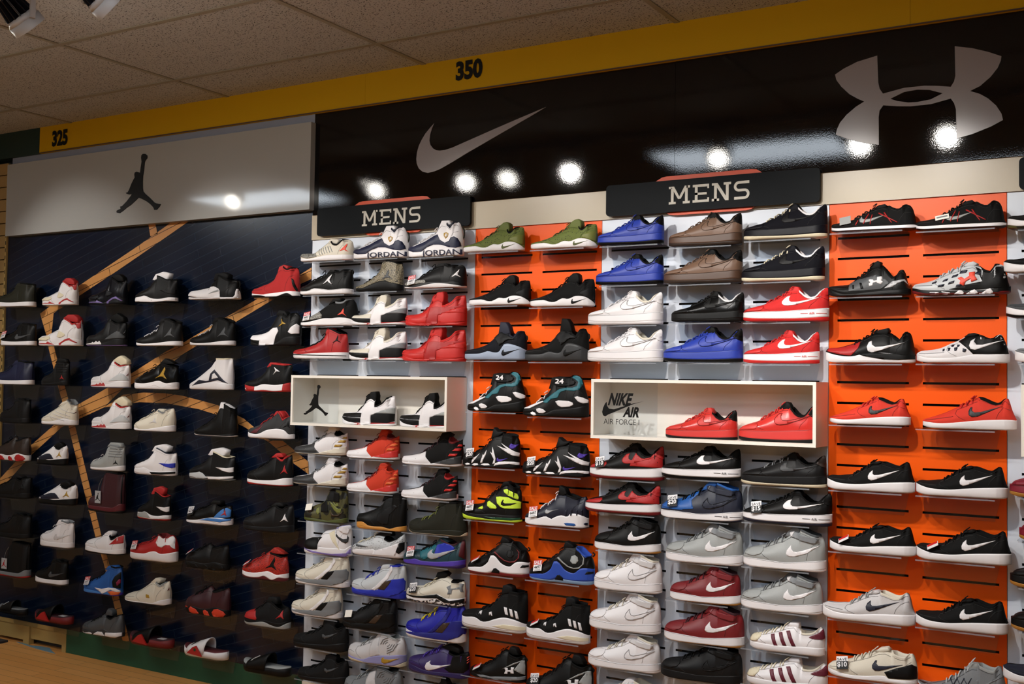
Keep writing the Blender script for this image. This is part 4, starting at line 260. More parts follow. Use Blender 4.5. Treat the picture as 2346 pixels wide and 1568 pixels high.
 ('court_mid', 1.693, 0.591, 0.308, 1.025, 'U=white M=white O=white I=cream S=white R=white2 C=cream', 'all white mid sneaker with strap, middle of three', 'sneakers on the white bay under the larger department sign', None),
 ('court_mid', 2.026, 0.5851, 0.32, 0.963, 'U=maroon M=white O=gum2 I=maroon4 S=white R=maroon T=maroon C=maroon4', 'maroon mid sneaker with white check mark, lower one of two', 'sneakers on the white bay under the larger department sign', None),
 ('shell_low', 2.3487, 0.596, 0.2783, 0.983, 'U=white M=white I=cream T=white', 'white low sneaker with three burgundy stripes, upper one of two', 'sneakers on the white bay under the larger department sign', None),
 ('court_mid', 1.692, 0.4412, 0.312, 0.917, 'U=white M=white O=white I=cream S=white R=white2 C=cream', 'all white mid sneaker with strap, lowest of three', 'sneakers on the white bay under the larger department sign', None),
 ('court_mid', 2.0167, 0.4437, 0.3272, 0.91, 'U=black3 M=black3 O=black3 I=black S=black3 R=black2 T=black2 C=black', 'all black mid sneaker cut off by bottom edge', 'sneakers on the white bay under the larger department sign', None),
 ('shell_low', 2.3493, 0.4659, 0.3006, 0.927, 'U=white M=white I=cream T=white', 'white low sneaker with three burgundy stripes, lower one of two', 'sneakers on the white bay under the larger department sign', None),
 ('court_mid', 1.6761, 0.2618, 0.3231, 0.908, 'U=white M=white O=white I=cream S=white R=white2 C=cream', 'white sneaker with only its collar above bottom edge', 'sneakers on the white bay under the larger department sign', None),
 ('zoom_runner', 2.6558, 2.1275, 0.3011, 0.981, 'U=black2 M=white O=black3 I=black T=black2 S=grey2', 'black running shoe with silver check mark, left one in top row', 'sneakers on the wide orange bay', 'plainback'),
 ('zoom_runner', 2.9473, 2.1171, 0.2922, 1.054, 'U=black2 M=white O=black3 I=black T=black2 S=grey2', 'black running shoe with silver check mark, right one in top row', 'sneakers on the wide orange bay', 'plain2'),
 ('charged_runner', 2.6393, 1.8948, 0.2911, 1.037, 'U=black2 M=blackl O=black3 I=black T=black2', 'black and silver running shoe with white crossed-arc mark', 'sneakers on the wide orange bay', None),
 ('spine_runner', 2.9476, 1.8918, 0.3182, 1.026, 'U=grey1 M=black2 O=red4 I=black T=grey1', 'pale grey and black running shoe with red crossed-arc mark', 'sneakers on the wide orange bay', None),
 ('fusion_trainer', 2.6436, 1.6554, 0.3129, 1.043, 'U=black2 M=white O=white I=black T=black2', 'black running shoe with red toe and white check mark', 'sneakers on the wide orange bay', None),
 ('free_trainer', 2.9537, 1.6567, 0.3002, 1.048, 'U=white M=white I=black T=black2', 'white and black running shoe with cut-out toe', 'sneakers on the wide orange bay', None),
 ('open_knit', 2.6434, 1.4361, 0.282, 1.02, 'U=redo M=white I=black S=grey5 C=red2', 'red running shoe with dark check mark, left one of two', 'sneakers on the wide orange bay', None),
 ('open_knit', 2.9748, 1.4315, 0.3006, 1.083, 'U=redo M=white I=black S=grey5 C=red2', 'red running shoe with dark check mark, right one of two', 'sneakers on the wide orange bay', None),
 ('knit_runner', 2.6468, 1.2018, 0.3053, 0.986, 'U=black2 M=white I=black S=white C=black', 'black running shoe directly below the left red shoe', 'sneakers on the wide orange bay', None),
 ('knit_runner', 2.9506, 1.2021, 0.2949, 1.004, 'U=black2 M=white I=black S=white C=black', 'black running shoe directly below the right red shoe', 'sneakers on the wide orange bay', None),
 ('knit_runner', 2.6545, 0.9836, 0.2996, 0.929, 'U=black2 M=white I=black S=white C=black', 'black running shoe directly above the white running shoe', 'sneakers on the wide orange bay', 'strip'),
 ('knit_runner', 2.9568, 0.9818, 0.3035, 1.024, 'U=black2 M=white I=black S=white C=black', 'black running shoe with price tag, middle of right column stack', 'sneakers on the wide orange bay', 'strip'),
 ('knit_runner', 2.6414, 0.7434, 0.321, 0.965, 'U=white2 M=white I=cream S=navy2 C=grey2', 'white running shoe with navy check mark', 'sneakers on the wide orange bay', None),
 ('knit_runner', 2.9508, 0.7517, 0.2964, 1.011, 'U=black2 M=white I=black S=white C=black', 'black running shoe directly right of the white running shoe', 'sneakers on the wide orange bay', None),
 ('flex_trainer', 2.6552, 0.5412, 0.3089, 1.01, 'U=cream M=white O=white I=cream T=cream C=cream', 'cream training shoe with black heel and save tag', 'sneakers on the wide orange bay', 'save10b'),
 ('crossfit_runner', 2.9505, 0.5437, 0.2806, 1.306, 'U=grey3 M=white I=grey2 T=grey2 C=grey1', 'grey training shoe with crossed threads at bottom edge', 'sneakers on the wide orange bay', None),
 ('knit_runner', 3.2462, 2.1051, 0.3, 1, 'U=black2 M=white O=camo I=black S=none C=black', 'black shoe with white sole at right edge, highest of the column', 'sneakers cut off at the right edge', None),
 ('knit_runner', 3.2339, 1.9586, 0.3, 1, 'U=black2 M=white I=black S=none C=black', 'black shoe with white sole at right edge, second of the column', 'sneakers cut off at the right edge', None),
 ('knit_runner', 3.2419, 1.8074, 0.3, 1, 'U=grey4 M=white O=black2 I=black S=none C=black', 'grey shoe with white and black sole at right edge, third down', 'sneakers cut off at the right edge', None),
 ('knit_runner', 3.2688, 1.6584, 0.3, 1, 'U=grey3 M=white I=black S=none C=black', 'grey shoe at right edge just above the display box', 'sneakers cut off at the right edge', None),
 ('court_low', 3.2522, 1.2146, 0.3, 1, 'U=maroonr M=maroonr O=gum2 I=black S=maroonr', 'dark red shoe with gum sole at right edge, upper one of two', 'sneakers cut off at the right edge', None),
 ('court_low', 3.2815, 1.0716, 0.3, 1, 'U=maroonr M=maroonr O=gum2 I=black S=maroonr', 'dark red shoe with gum sole at right edge, lower one of two', 'sneakers cut off at the right edge', None),
 ('court_low', 3.2533, 0.9184, 0.3, 1, 'U=black2 M=black2 O=gum2 I=black S=black2', 'black shoe with gum sole at right edge, upper one of two', 'sneakers cut off at the right edge', None),
 ('court_low', 3.2559, 0.7754, 0.3, 1, 'U=black2 M=black2 O=gum2 I=black S=black2', 'black shoe with gum sole at right edge, lower one of two', 'sneakers cut off at the right edge', None),
 ('knit_runner', 3.2316, 0.6079, 0.3, 1, 'U=navy2 M=white I=black S=none C=black', 'navy shoe with white sole at right edge, bottom of the column', 'sneakers cut off at the right edge', None),
]
# ---------- shoe geometry (unit = one shoe length, toe at x=0, heel at x=1) ----------
WX = [0, .006, .02, .05, .09, .15, .23, .32, .42, .52, .62, .72, .82, .89, .94, .97, .99, 1]
WY = [.0, .04, .075, .112, .138, .160, .172, .172, .160, .146, .135, .129, .128, .120, .098, .070, .040, .004]
def halfw(x): return np.interp(x, WX, WY)
def smooth_line(pts, n=6):
    """Catmull-Rom through the points, x kept increasing"""
    P = np.array(pts, float)
    if len(P) < 3: return P
    Q = np.vstack([2*P[0]-P[1], P, 2*P[-1]-P[-2]])
    out = []
    for i in range(1, len(Q)-2):
        p0, p1, p2, p3 = Q[i-1], Q[i], Q[i+1], Q[i+2]
        for k in range(n):
            t = k/n
            out.append(.5*((2*p1)+(-p0+p2)*t+(2*p0-5*p1+4*p2-p3)*t*t+(-p0+3*p1-3*p2+p3)*t**3))
    out.append(P[-1]); out = np.array(out)
    out[:, 0] = np.maximum.accumulate(out[:, 0])
    return out
class Profile:
    def __init__(s, d):
        s.d = d
        s.topl = smooth_line(d['top']); s.midl = smooth_line(d['mid'])
        s.outl = smooth_line(d['out']) if d.get('out') is not None else None
        s.col = d.get('col')
    def bot(s, x):      # toe spring and a slight heel bevel
        x = np.asarray(x, float)
        return .03*np.clip((.16-x)/.16, 0, 1)**2 + .012*np.clip((x-.93)/.07, 0, 1)**2
    def mid(s, x): return np.maximum(np.interp(x, s.midl[:, 0], s.midl[:, 1]), s.bot(x)+.012)
    def out(s, x): return np.clip(np.interp(x, s.outl[:, 0], s.outl[:, 1]), s.bot(x)+.008, s.mid(x)-.006)
    def top(s, x): return np.maximum(np.interp(x, s.topl[:, 0], s.topl[:, 1]), s.mid(x)+.004)
    def opening(s, x):  # 0 closed, 1 fully open collar
        if not s.col: return np.zeros_like(np.asarray(x, float))
        a, b = s.col; r = min(.035, (b-a)*.3)
        u = np.clip((np.asarray(x)-a)/r, 0, 1)*np.clip((b-np.asarray(x))/r, 0, 1)
        return u*u*(3-2*u)
    def yup(s, x, t):
        o = s.opening(x); wu = halfw(x)*.95; c = np.minimum(.098, wu*.9)*o
        t = np.clip(t, 0, 1)
        flat = np.clip((.35-x)/.25, 0, 1)
        dome = (1-t**(2.3+1.2*flat))**(.62-.1*flat)
        wall = np.clip(1-t**1.25, 0, 1)
        g = dome*(1-o)+wall*o
        bulge = .010*np.sin(np.pi*np.clip(t*1.6, 0, 1))
        return c+(wu-c)*g+bulge*(1-o*.4)*np.clip(wu/.1, 0, 1)*(t < .63)
    def ymid(s, x, t):
        return halfw(x)*np.interp(t, [0, .12, .4, .8, 1], [.90, .985, 1.02, 1.0, .975])
    def surf(s, x, z):
        x = np.clip(x, .003, .997); m = s.mid(x); b = s.bot(x); T = s.top(x)
        tu = np.clip((z-m)/(T-m), 0, .97); tm = np.clip((z-b)/(m-b), 0, 1)
        return np.where(z >= m, s.yup(x, tu), s.ymid(x, tm))
STX = np.array([0, .004, .012, .024, .04, .06, .085, .115, .15, .19, .235, .28, .325, .37, .41, .45, .49, .53, .565, .6, .635, .67, .705, .74, .775, .81, .84, .87, .895, .915, .935, .95, .963, .975, .985, .993, 1.0])
def stations(pr):
    X = list(STX)
    if pr.col:
        a, b = pr.col; r = min(.035, (b-a)*.3)
        X += [a, a+r*.5, a+r, b-r, b-r*.5, b]
    X = np.unique(np.round(X, 4)); keep = [X[0]]
    for x in X[1:]:
        if x-keep[-1] > .003: keep.append(x)
    return np.array(keep)
def loft(rings, closed=True, caps=True):
    """rings: list of (n,3); returns verts, faces"""
    n = len(rings[0]); V = np.vstack(rings); F = []
    for i in range(len(rings)-1):
        for j in range(n if closed else n-1):
            k = (j+1) % n
            F.append((i*n+j, i*n+k, (i+1)*n+k, (i+1)*n+j))
    if caps and closed:
        F.append(tuple(range(n))[::-1]); F.append(tuple((len(rings)-1)*n+j for j in range(n)))
    return V, F
def band(pr, lo, hi, tl, th):
    """closed sole band between two height functions"""
    R = []
    for x in stations(pr):
        a, b = float(lo(x)), float(hi(x)); ts = np.array([0, .15, .5, .85, 1.])
        tt = tl+(th-tl)*ts; y = pr.ymid(x, tt)+.0005; z = a+(b-a)*ts
        L = [(x, -y[k], z[k]) for k in range(5)]; Rr = [(x, y[k], z[k]) for k in range(4, -1, -1)]
        R.append(np.array(L+Rr))
    return loft(R)
def upper(pr, nt=9):
    R = []
    for x in stations(pr):
        m, T = float(pr.mid(x))-.006, float(pr.top(x)); t = np.linspace(0, 1, nt)**.85
        y = pr.yup(x, t); z = m+(T-m)*t
        L = [(x, -y[k], z[k]) for k in range(nt)]; Rr = [(x, y[k], z[k]) for k in range(nt-1, -1, -1)]
        R.append((np.array(L), np.array(Rr), float(pr.opening(x))))
    V = []; F = []; n = 2*nt
    for L, Rr, o in R: V.append(np.vstack([L, Rr]))
    for i in range(len(R)-1):
        op = R[i][2] > .01 or R[i+1][2] > .01
        for j in range(n-1):
            if j == nt-1 and op: continue
            F.append((i*n+j, i*n+j+1, (i+1)*n+j+1, (i+1)*n+j))
    return np.vstack(V), F
def lining(pr):
    a, b = pr.col; R = []
    for x in stations(pr):
        if x < a-.001 or x > b+.001: continue
        o = float(pr.opening(x)); wu = float(halfw(x))*.95; c = min(.098, wu*.9)*o
        T, m = float(pr.top(x)), float(pr.mid(x)); h = T-m
        prof = [(c+.003, T-.02), (c+.006, T-.002), (c, T+.006), (c-.012, T+.004), (c-.022, T-.015), (c-.026, T-.3*h), (c-.02, m+.03), (0, m+.02)]
        prof = [(max(y, 0), z) for y, z in prof]
        R.append(np.array([(x, -y, z) for y, z in prof]+[(x, y, z) for y, z in prof[::-1]]))
    return loft(R, closed=False, caps=False)
def slab(poly, hw_, yc=0., r=.25):
    """side-view outline given a rounded thickness across the shoe"""
    P = np.array(poly, float); c = P.mean(0); R = []
    for y, s in ((-hw_, .80), (-hw_*.93, .93), (-hw_*.7, 1), (0, 1.02), (hw_*.7, 1), (hw_*.93, .93), (hw_, .80)):
        R.append(np.array([(c[0]+(p[0]-c[0])*s, yc+y, c[1]+(p[1]-c[1])*s) for p in P]))
    return loft(R)
def clip_half(poly, ax, val, keep_low):
    out = []
    for i in range(len(poly)):
        p, q = poly[i], poly[(i+1) % len(poly)]
        a = (p[ax] <= val) if keep_low else (p[ax] >= val); b = (q[ax] <= val) if keep_low else (q[ax] >= val)
        if a: out.append(p)
        if a != b:
            t = (val-p[ax])/(q[ax]-p[ax]); out.append((p[0]+(q[0]-p[0])*t, p[1]+(q[1]-p[1])*t))
    return out
def gridcut(tris, step=.03):
    V = {}; F = []
    def vid(p):
        k = (round(p[0], 4), round(p[1], 4)); return V.setdefault(k, len(V))
    for tri in tris:
        xs = [p[0] for p in tri]
        for i in range(int(np.floor(min(xs)/step)), int(np.floor(max(xs)/step))+1):
            c1 = clip_half(clip_half(tri, 0, i*step, False), 0, (i+1)*step, True)
            if len(c1) < 3: continue
            zs = [p[1] for p in c1]
            for j in range(int(np.floor(min(zs)/step)), int(np.floor(max(zs)/step))+1):
                c2 = clip_half(clip_half(c1, 1, j*step, False), 1, (j+1)*step, True)
                if len(c2) < 3: continue
                ids = []
                for p in c2:
                    k = vid(p)
                    if k not in ids: ids.append(k)
                if len(ids) > 2: F.append(tuple(ids))
    return np.array(list(V.keys())), F
def on_side(pr, P, off):
    """map side-view points onto the outer side of the shoe"""
    x = np.clip(P[:, 0], .004, .996); z = P[:, 1]
    top = pr.top(x); z = np.minimum(z, top-.004); z = np.maximum(z, pr.bot(x)+.002)
    y = pr.surf(x, z); e = .006
    yx = (pr.surf(x+e, z)-pr.surf(x-e, z))/(2*e); yz = (pr.surf(x, z+e)-pr.surf(x, z-e))/(2*e)
    yx = np.clip(yx, -2.5, 2.5); yz = np.clip(yz, -2.5, 1.)
    nn = np.sqrt(1+yx**2+yz**2)
    return np.stack([x-yx/nn*off, -(y+off/nn), z-yz/nn*off], 1)
# ================= materials =================
HEX = dict(white='E2DFE1', white2='C6C3C4', cream='D4CDBD', cream2='D9CFB4', grey1='BFC3C6', grey2='989B9A', grey3='74777A', grey4='45484B', grey5='2C2D2F',
 black='040404', black2='0A0A0A', black3='121213', blackl='0A0A0A', red='C41F1E', redl='C6302A', red2='C2211C', red3='A81C1C', red4='6E1216', redor='C3300F', redo='D5331F', orangered='CC3A1E',
 coral='E8503C', blue='20389E', blue2='1C559E', blue3='1B2BA8', blue3b='2348A8', blue4='3A72B4', blued='13189A', blued2='161C7A', navy='10162C', navy2='0F1428', navy3='0E1535', navyk='080811', navyb='0B0D16', navyd='1D2233',
 brown='6B5140', brownd='4B3426', brown3='3A2818', brown4='2A1E18', olive='5F6A2E', olive2='6E7434', olive3='48501F', olived='23231A', teal='0E5F6B', tealn='143A44', volt='C8E63C', green2='12402A', purple2='4A33A0', purple3='2C1858', purple4='241650',
 burgundy='5C1226', maroon='74141B', maroon3='54121C', maroon4='36101A', maroonr='7A1428', gold='A8842C', gum='C98A3A', gum2='A8742E', yellow='D8C628', orange2='D8642C', magenta='8A1440', silver='A8A9AC', lavender='7A68A8', lav2='8C8AB8', ice='8E9AC4', icy='7C98B8', mesh='B8B49C',
 bluegrey='8E9AAE', orange='F85C05', yellow_band='C09600', green_band='0C2A26', bay_white='DCE2EC', beige='B8AB92', header='050405', strip='8C93A4', plate='080C10', sign_orange='D84A14', letter='C6C2B6', logo_grey='8A8284', jheader='A2A3A1',
 slot='04060A', tan_line='A8743A', floorw='C98A48', green_base='174C34', tan_base='A88C52', grid='8C8676', slat='9A7C4A', carpet='2A2A2E', lampw='B8B8B8', lampfin='1A1A1E', ceil='A08A7C', metal='8A8C90', strap3='161718', foam='0C0D14', red_tag='C81E22', box_white='EFEAE0', floor_strip='6A8C9C')
def lin(h):
    c = [int(h[i:i+2], 16)/255 for i in (0, 2, 4)]
    return tuple(x/12.92 if x < .04045 else ((x+.055)/1.055)**2.4 for x in c)+(1,)
MATS = {}
def nodes(m): return m.node_tree.nodes, m.node_tree.links
def mat(name, rough=.55, metal=0, kind=None, spec=.5):
    key = (name, kind, round(rough, 2))
    if key in MATS: return MATS[key]
    m = bpy.data.materials.new(name+('_'+kind if kind else '')); m.use_nodes = True; n, l = nodes(m); b = n['Principled BSDF']
    special = {'elephant': ('9A9890', '0C0C0C', 60), 'elephantd': ('8A8068', '0C0C0C', 34), 'camo': ('4A4824', '16170E', 9), 'dapple': ('EEEEEE', '0A0A0A', 26), 'redsn': ('B42618', '5A0C08', 45)}
    tc = n.new('ShaderNodeTexCoord')
    if name in special:
        a, c, sc = special[name]; t = n.new('ShaderNodeTexVoronoi' if name in ('elephant', 'elephantd', 'redsn') else 'ShaderNodeTexNoise')
        t.inputs['Scale'].default_value = sc
        if t.type == 'TEX_VORONOI': t.feature = 'DISTANCE_TO_EDGE'
        l.new(tc.outputs['Object'], t.inputs['Vector'])
        r = n.new('ShaderNodeValToRGB'); r.color_ramp.interpolation = 'CONSTANT' if t.type != 'TEX_VORONOI' else 'LINEAR'
        if t.type == 'TEX_VORONOI': e = (.03, .12)
        else: e = (.0, .5)
        r.color_ramp.elements[0].position = e[0]; r.color_ramp.elements[1].position = e[1]
        r.color_ramp.elements[0].color = lin(c); r.color_ramp.elements[1].color = lin(a)
        l.new(t.outputs[0], r.inputs[0]); l.new(r.outputs[0], b.inputs['Base Color'])
    else:
        dark = name.startswith('~'); base = lin(HEX.get(name.lstrip('~'), '606060'))
        if dark: base = tuple(v*.42+.004 for v in base[:3])+(1,)
        b.inputs['Base Color'].default_value = base
        if kind == 'perforated':
            t = n.new('ShaderNodeTexVoronoi'); t.inputs['Scale'].default_value = 34; t.inputs['Randomness'].default_value = .5; l.new(tc.outputs['Object'], t.inputs['Vector'])
            r = n.new('ShaderNodeValToRGB'); r.color_ramp.elements[0].position = .2; r.color_ramp.elements[1].position = .3
            r.color_ramp.elements[0].color = tuple(v*.25 for v in base[:3])+(1,); r.color_ramp.elements[1].color = base
            l.new(t.outputs[0], r.inputs[0]); l.new(r.outputs[0], b.inputs['Base Color'])
        if kind in ('leather', 'knit', 'rubber'):
            t = n.new('ShaderNodeTexNoise'); t.inputs['Scale'].default_value = {'leather': 90, 'knit': 260, 'rubber': 60}[kind]; t.inputs['Detail'].default_value = 3
            l.new(tc.outputs['Object'], t.inputs['Vector'])
            bp = n.new('ShaderNodeBump'); bp.inputs['Strength'].default_value = {'leather': .12, 'knit': .35, 'rubber': .05}[kind]; bp.inputs['Distance'].default_value = .002
            l.new(t.outputs[0], bp.inputs['Height']); l.new(bp.outputs[0], b.inputs['Normal'])
            if kind == 'knit':
                mx = n.new('ShaderNodeMixRGB'); mx.inputs[1].default_value = tuple(v*.8 for v in base[:3])+(1,); mx.inputs[2].default_value = tuple(min(1, v*1.15) for v in base[:3])+(1,)
                l.new(t.outputs[0], mx.inputs[0]); l.new(mx.outputs[0], b.inputs['Base Color'])
    if name in HEX and name != 'header' and max(lin(HEX[name])[:3]) < .02: spec = min(spec, .22)
    b.inputs['Roughness'].default_value = rough; b.inputs['Metallic'].default_value = metal; b.inputs['Specular IOR Level'].default_value = spec
    MATS[key] = m; return m
def clear_mat():
    m = bpy.data.materials.new('clear_acrylic'); m.use_nodes = True; n, l = nodes(m)
    for x in list(n):
        if x.type == 'BSDF_PRINCIPLED': n.remove(x)
    tr = n.new('ShaderNodeBsdfTransparent'); tr.inputs[0].default_value = (.93, .95, .97, 1)
    gl = n.new('ShaderNodeBsdfGlossy'); gl.inputs['Roughness'].default_value = .04
    lw = n.new('ShaderNodeLayerWeight'); lw.inputs[0].default_value = .5
    pw = n.new('ShaderNodeMath'); pw.operation = 'POWER'; pw.inputs[1].default_value = 5; l.new(lw.outputs['Facing'], pw.inputs[0])
    fr = n.new('ShaderNodeMath'); fr.operation = 'MULTIPLY_ADD'; fr.inputs[1].default_value = .9; fr.inputs[2].default_value = .03; l.new(pw.outputs[0], fr.inputs[0])
    mx = n.new('ShaderNodeMixShader'); l.new(fr.outputs[0], mx.inputs[0]); l.new(tr.outputs[0], mx.inputs[1]); l.new(gl.outputs[0], mx.inputs[2])
    l.new(mx.outputs[0], n['Material Output'].inputs['Surface']); return m
CLEAR = clear_mat()
def edge_mat():
    m = bpy.data.materials.new('acrylic_edge'); m.use_nodes = True; n, l = nodes(m); b = n['Principled BSDF']
    b.inputs['Base Color'].default_value = (.42, .45, .5, 1); b.inputs['Roughness'].default_value = .2; b.inputs['Alpha'].default_value = .28; return m
EDGE = edge_mat()
def emis(name, col, st):
    m = bpy.data.materials.new(name); m.use_nodes = True; n, l = nodes(m); b = n['Principled BSDF']
    b.inputs['Base Color'].default_value = (.8, .8, .8, 1); b.inputs['Emission Color'].default_value = col; b.inputs['Emission Strength'].default_value = st; return m
def bumpy(m, scale, strength, dist=.003, detail=2):
    n, l = nodes(m); b = n['Principled BSDF']; tc = n.new('ShaderNodeTexCoord'); t = n.new('ShaderNodeTexNoise'); t.inputs['Scale'].default_value = scale; t.inputs['Detail'].default_value = detail
    bp = n.new('ShaderNodeBump'); bp.inputs['Strength'].default_value = strength; bp.inputs['Distance'].default_value = dist
    l.new(tc.outputs['Object'], t.inputs['Vector']); l.new(t.outputs[0], bp.inputs['Height']); l.new(bp.outputs[0], b.inputs['Normal']); return m

# ================= object helpers =================
def link(name, V, F, m, parent=None, smooth=False, loc=None):
    me = bpy.data.meshes.new(name); me.from_pydata([tuple(map(float, v)) for v in V], [], [tuple(int(i) for i in f) for f in F]); me.update()
    if m: me.materials.append(m)
    if smooth:
        me.polygons.foreach_set('use_smooth', [True]*len(me.polygons))
    o = bpy.data.objects.new(name, me); COL.objects.link(o)
    if parent: o.parent = parent
    if loc: o.location = loc
    return o
def tag(o, label=None, cat=None, group=None, kind=None):
    if label: o['label'] = label
    if cat: o['category'] = cat
    if group: o['group'] = group
    if kind: o['kind'] = kind
    return o
def empty(name, loc, label, cat, group=None):
    o = bpy.data.objects.new(name, None); COL.objects.link(o); o.location = loc; o.empty_display_size = .05
    return tag(o, label, cat, group)
class MB:
    def __init__(s): s.V = []; s.F = []
    def box(s, x0, x1, y0, y1, z0, z1):
        b = len(s.V); s.V += [(x0, y0, z0), (x1, y0, z0), (x1, y1, z0), (x0, y1, z0), (x0, y0, z1), (x1, y0, z1), (x1, y1, z1), (x0, y1, z1)]
        s.F += [tuple(b+i for i in f) for f in ((3, 2, 1, 0), (4, 5, 6, 7), (0, 1, 5, 4), (1, 2, 6, 5), (2, 3, 7, 6), (3, 0, 4, 7))]; return s
    def quad(s, *p):
        b = len(s.V); s.V += list(p); s.F.append(tuple(range(b, b+len(p)))); return s
    def prism(s, poly, y0, y1, hole=None):
        """polygon in x,z given thickness from y0 (front) to y1 (back)"""
        loops = [[Vector((x, z, 0)) for x, z in poly]]
        if hole: loops.append([Vector((x, z, 0)) for x, z in hole])
        tris = tessellate_polygon(loops); pts = list(poly)+(list(hole) if hole else []); b = len(s.V); n = len(pts)
        s.V += [(x, y0, z) for x, z in pts]+[(x, y1, z) for x, z in pts]
        for t in tris:
            a = np.array([pts[i] for i in t]); cr = (a[1]-a[0])[0]*(a[2]-a[0])[1]-(a[1]-a[0])[1]*(a[2]-a[0])[0]
            t = list(t) if cr > 0 else list(t)[::-1]
            s.F.append(tuple(b+i for i in t)); s.F.append(tuple(b+n+i for i in t[::-1]))
        k = 0
        for lp in ([poly]+([hole] if hole else [])):
            m_ = len(lp)
            for i in range(m_):
                j = (i+1) % m_; s.F.append((b+k+i, b+k+j, b+n+k+j, b+n+k+i))
            k += m_
        return s
    def tube(s, path, r, seg=6):
        P = [Vector(p) for p in path]; b0 = len(s.V)
        for i, p in enumerate(P):
            d = (P[min(i+1, len(P)-1)]-P[max(i-1, 0)]).normalized(); a = d.orthogonal().normalized(); c = d.cross(a)
            for k in range(seg):
                t = 2*math.pi*k/seg; s.V.append(tuple(p+(a*math.cos(t)+c*math.sin(t))*r))
        for i in range(len(P)-1):
            for k in range(seg):
                q = (k+1) % seg; s.F.append((b0+i*seg+k, b0+i*seg+q, b0+(i+1)*seg+q, b0+(i+1)*seg+k))
        s.F.append(tuple(b0+k for k in range(seg))[::-1]); s.F.append(tuple(b0+(len(P)-1)*seg+k for k in range(seg))); return s
    def cyl(s, c0, c1, r0, r1, seg=24, caps=(True, True)):
        a, b_ = Vector(c0), Vector(c1); d = (b_-a).normalized(); u = d.orthogonal().normalized(); v = d.cross(u); b = len(s.V)
        for c, r in ((a, r0), (b_, r1)):
            for k in range(seg):
                t = 2*math.pi*k/seg; s.V.append(tuple(c+(u*math.cos(t)+v*math.sin(t))*r))
        for k in range(seg):
            q = (k+1) % seg; s.F.append((b+k, b+q, b+seg+q, b+seg+k))
        if caps[0]: s.F.append(tuple(b+k for k in range(seg))[::-1])
        if caps[1]: s.F.append(tuple(b+seg+k for k in range(seg)))
        return s
    def build(s, name, m, parent=None, smooth=False, loc=None): return link(name, s.V, s.F, m, parent, smooth, loc)
TEXTS = {}
def text_mesh(body, bold=.0, key=None):
    """lettering as a mesh, lower left at the origin, height 1, returns (verts, faces, width)"""
    k = (body, bold)
    if k in TEXTS: return TEXTS[k]
    c = bpy.data.curves.new('lettering', 'FONT'); c.body = body; c.offset = bold; c.resolution_u = 3
    o = bpy.data.objects.new('lettering', c); COL.objects.link(o); bpy.context.view_layer.update()
    dg = bpy.context.evaluated_depsgraph_get(); me = bpy.data.meshes.new_from_object(o.evaluated_get(dg))
    V = np.array([v.co[:] for v in me.vertices]); F = [tuple(p.vertices) for p in me.polygons]
    bpy.data.objects.remove(o); bpy.data.curves.remove(c); bpy.data.meshes.remove(me)
    lo = V.min(0); hi = V.max(0); V = V-lo; V[:, :2] /= (hi-lo)[:2]
    TEXTS[k] = (V, F, (hi-lo)[0]/(hi-lo)[1]); return TEXTS[k]
def text_on(name, body, x0, z0, wd, ht, y, m, parent=None, bold=.0, slant=0., dz=0.):
    V, F, a = text_mesh(body, bold)
    P = [(x0+v[0]*wd+v[1]*slant*ht, y, z0+v[1]*ht+v[0]*dz) for v in V]
    return link(name, P, F, m, parent)

# ================= shoes =================
def unpack(s): return [tuple(int(a)/1000 for a in p.split(',')) for p in s.split()]
PROF = {}; MCACHE = {}
def prof(n):
    if n not in PROF:
        d = dict(DESIGNS[n])
        for k in ('top', 'mid', 'out', 'tongue'):
            if d.get(k): d[k] = unpack(d[k])
            else: d[k] = None
        PROF[n] = Profile(d)
    return PROF[n]
def poly_tris(P):
    t = tessellate_polygon([[Vector((x, z, 0)) for x, z in P]]); return [[P[i] for i in f] for f in t]
def panel(pr, P, off=.005, tris=None):
    V, F = gridcut(tris if tris is not None else poly_tris(P))
    if len(V) == 0: return None
    W = on_side(pr, V, off); cnt = {}
    F2 = []
    for f in F:
        a = V[list(f)]; ar = sum(a[i][0]*a[(i+1) % len(a)][1]-a[(i+1) % len(a)][0]*a[i][1] for i in range(len(a)))
        F2.append(f if ar > 0 else f[::-1])
    for f in F2:
        for i in range(len(f)):
            a, b = f[i], f[(i+1) % len(f)]; cnt[(a, b)] = cnt.get((a, b), 0)+1
    edge = [(a, b) for (a, b) in cnt if (b, a) not in cnt]
    back = on_side(pr, V, -.004); n = len(W); VV = np.vstack([W, back])
    FF = F2+[(b, a, n+a, n+b) for a, b in edge]
    return VV, FF
def cached(key, fn):
    if key not in MCACHE: MCACHE[key] = fn()
    return MCACHE[key]
def shoe_part(name, key, fn, m, parent, L, hs, smooth=True):
    mk = (key, m.name)
    if mk not in MCACHE:
        r = fn()
        if r is None: MCACHE[mk] = None
        else:
            V, F = r; me = bpy.data.meshes.new(name)
            me.from_pydata([((v[0]-.5), v[1], v[2]) for v in np.asarray(V, float).tolist()], [], [tuple(int(i) for i in f) for f in F]); me.update()
            me.materials.append(m)
            if smooth: me.polygons.foreach_set('use_smooth', [True]*len(me.polygons))
            MCACHE[mk] = me
    me = MCACHE[mk]
    if me is None: return None
    o = bpy.data.objects.new(name, me); COL.objects.link(o); o.parent = parent
    return o
def parse(pal):
    d = {}; off = set()
    for t in pal.split():
        if '=' in t: a, b = t.split('='); d[a] = b
        elif t.startswith('-'): off.add(t[1:])
    return d, off
KNIT = {'knit_runner', 'zoom_runner', 'open_knit', 'flex_trainer', 'crossfit_runner', 'hyper_low', 'knit_mid', 'night_runner', 'free_trainer', 'curry_high', 'boost_mid', 'strap_mid', 'mesh_mid', 'breaker_low', 'curve_low'}
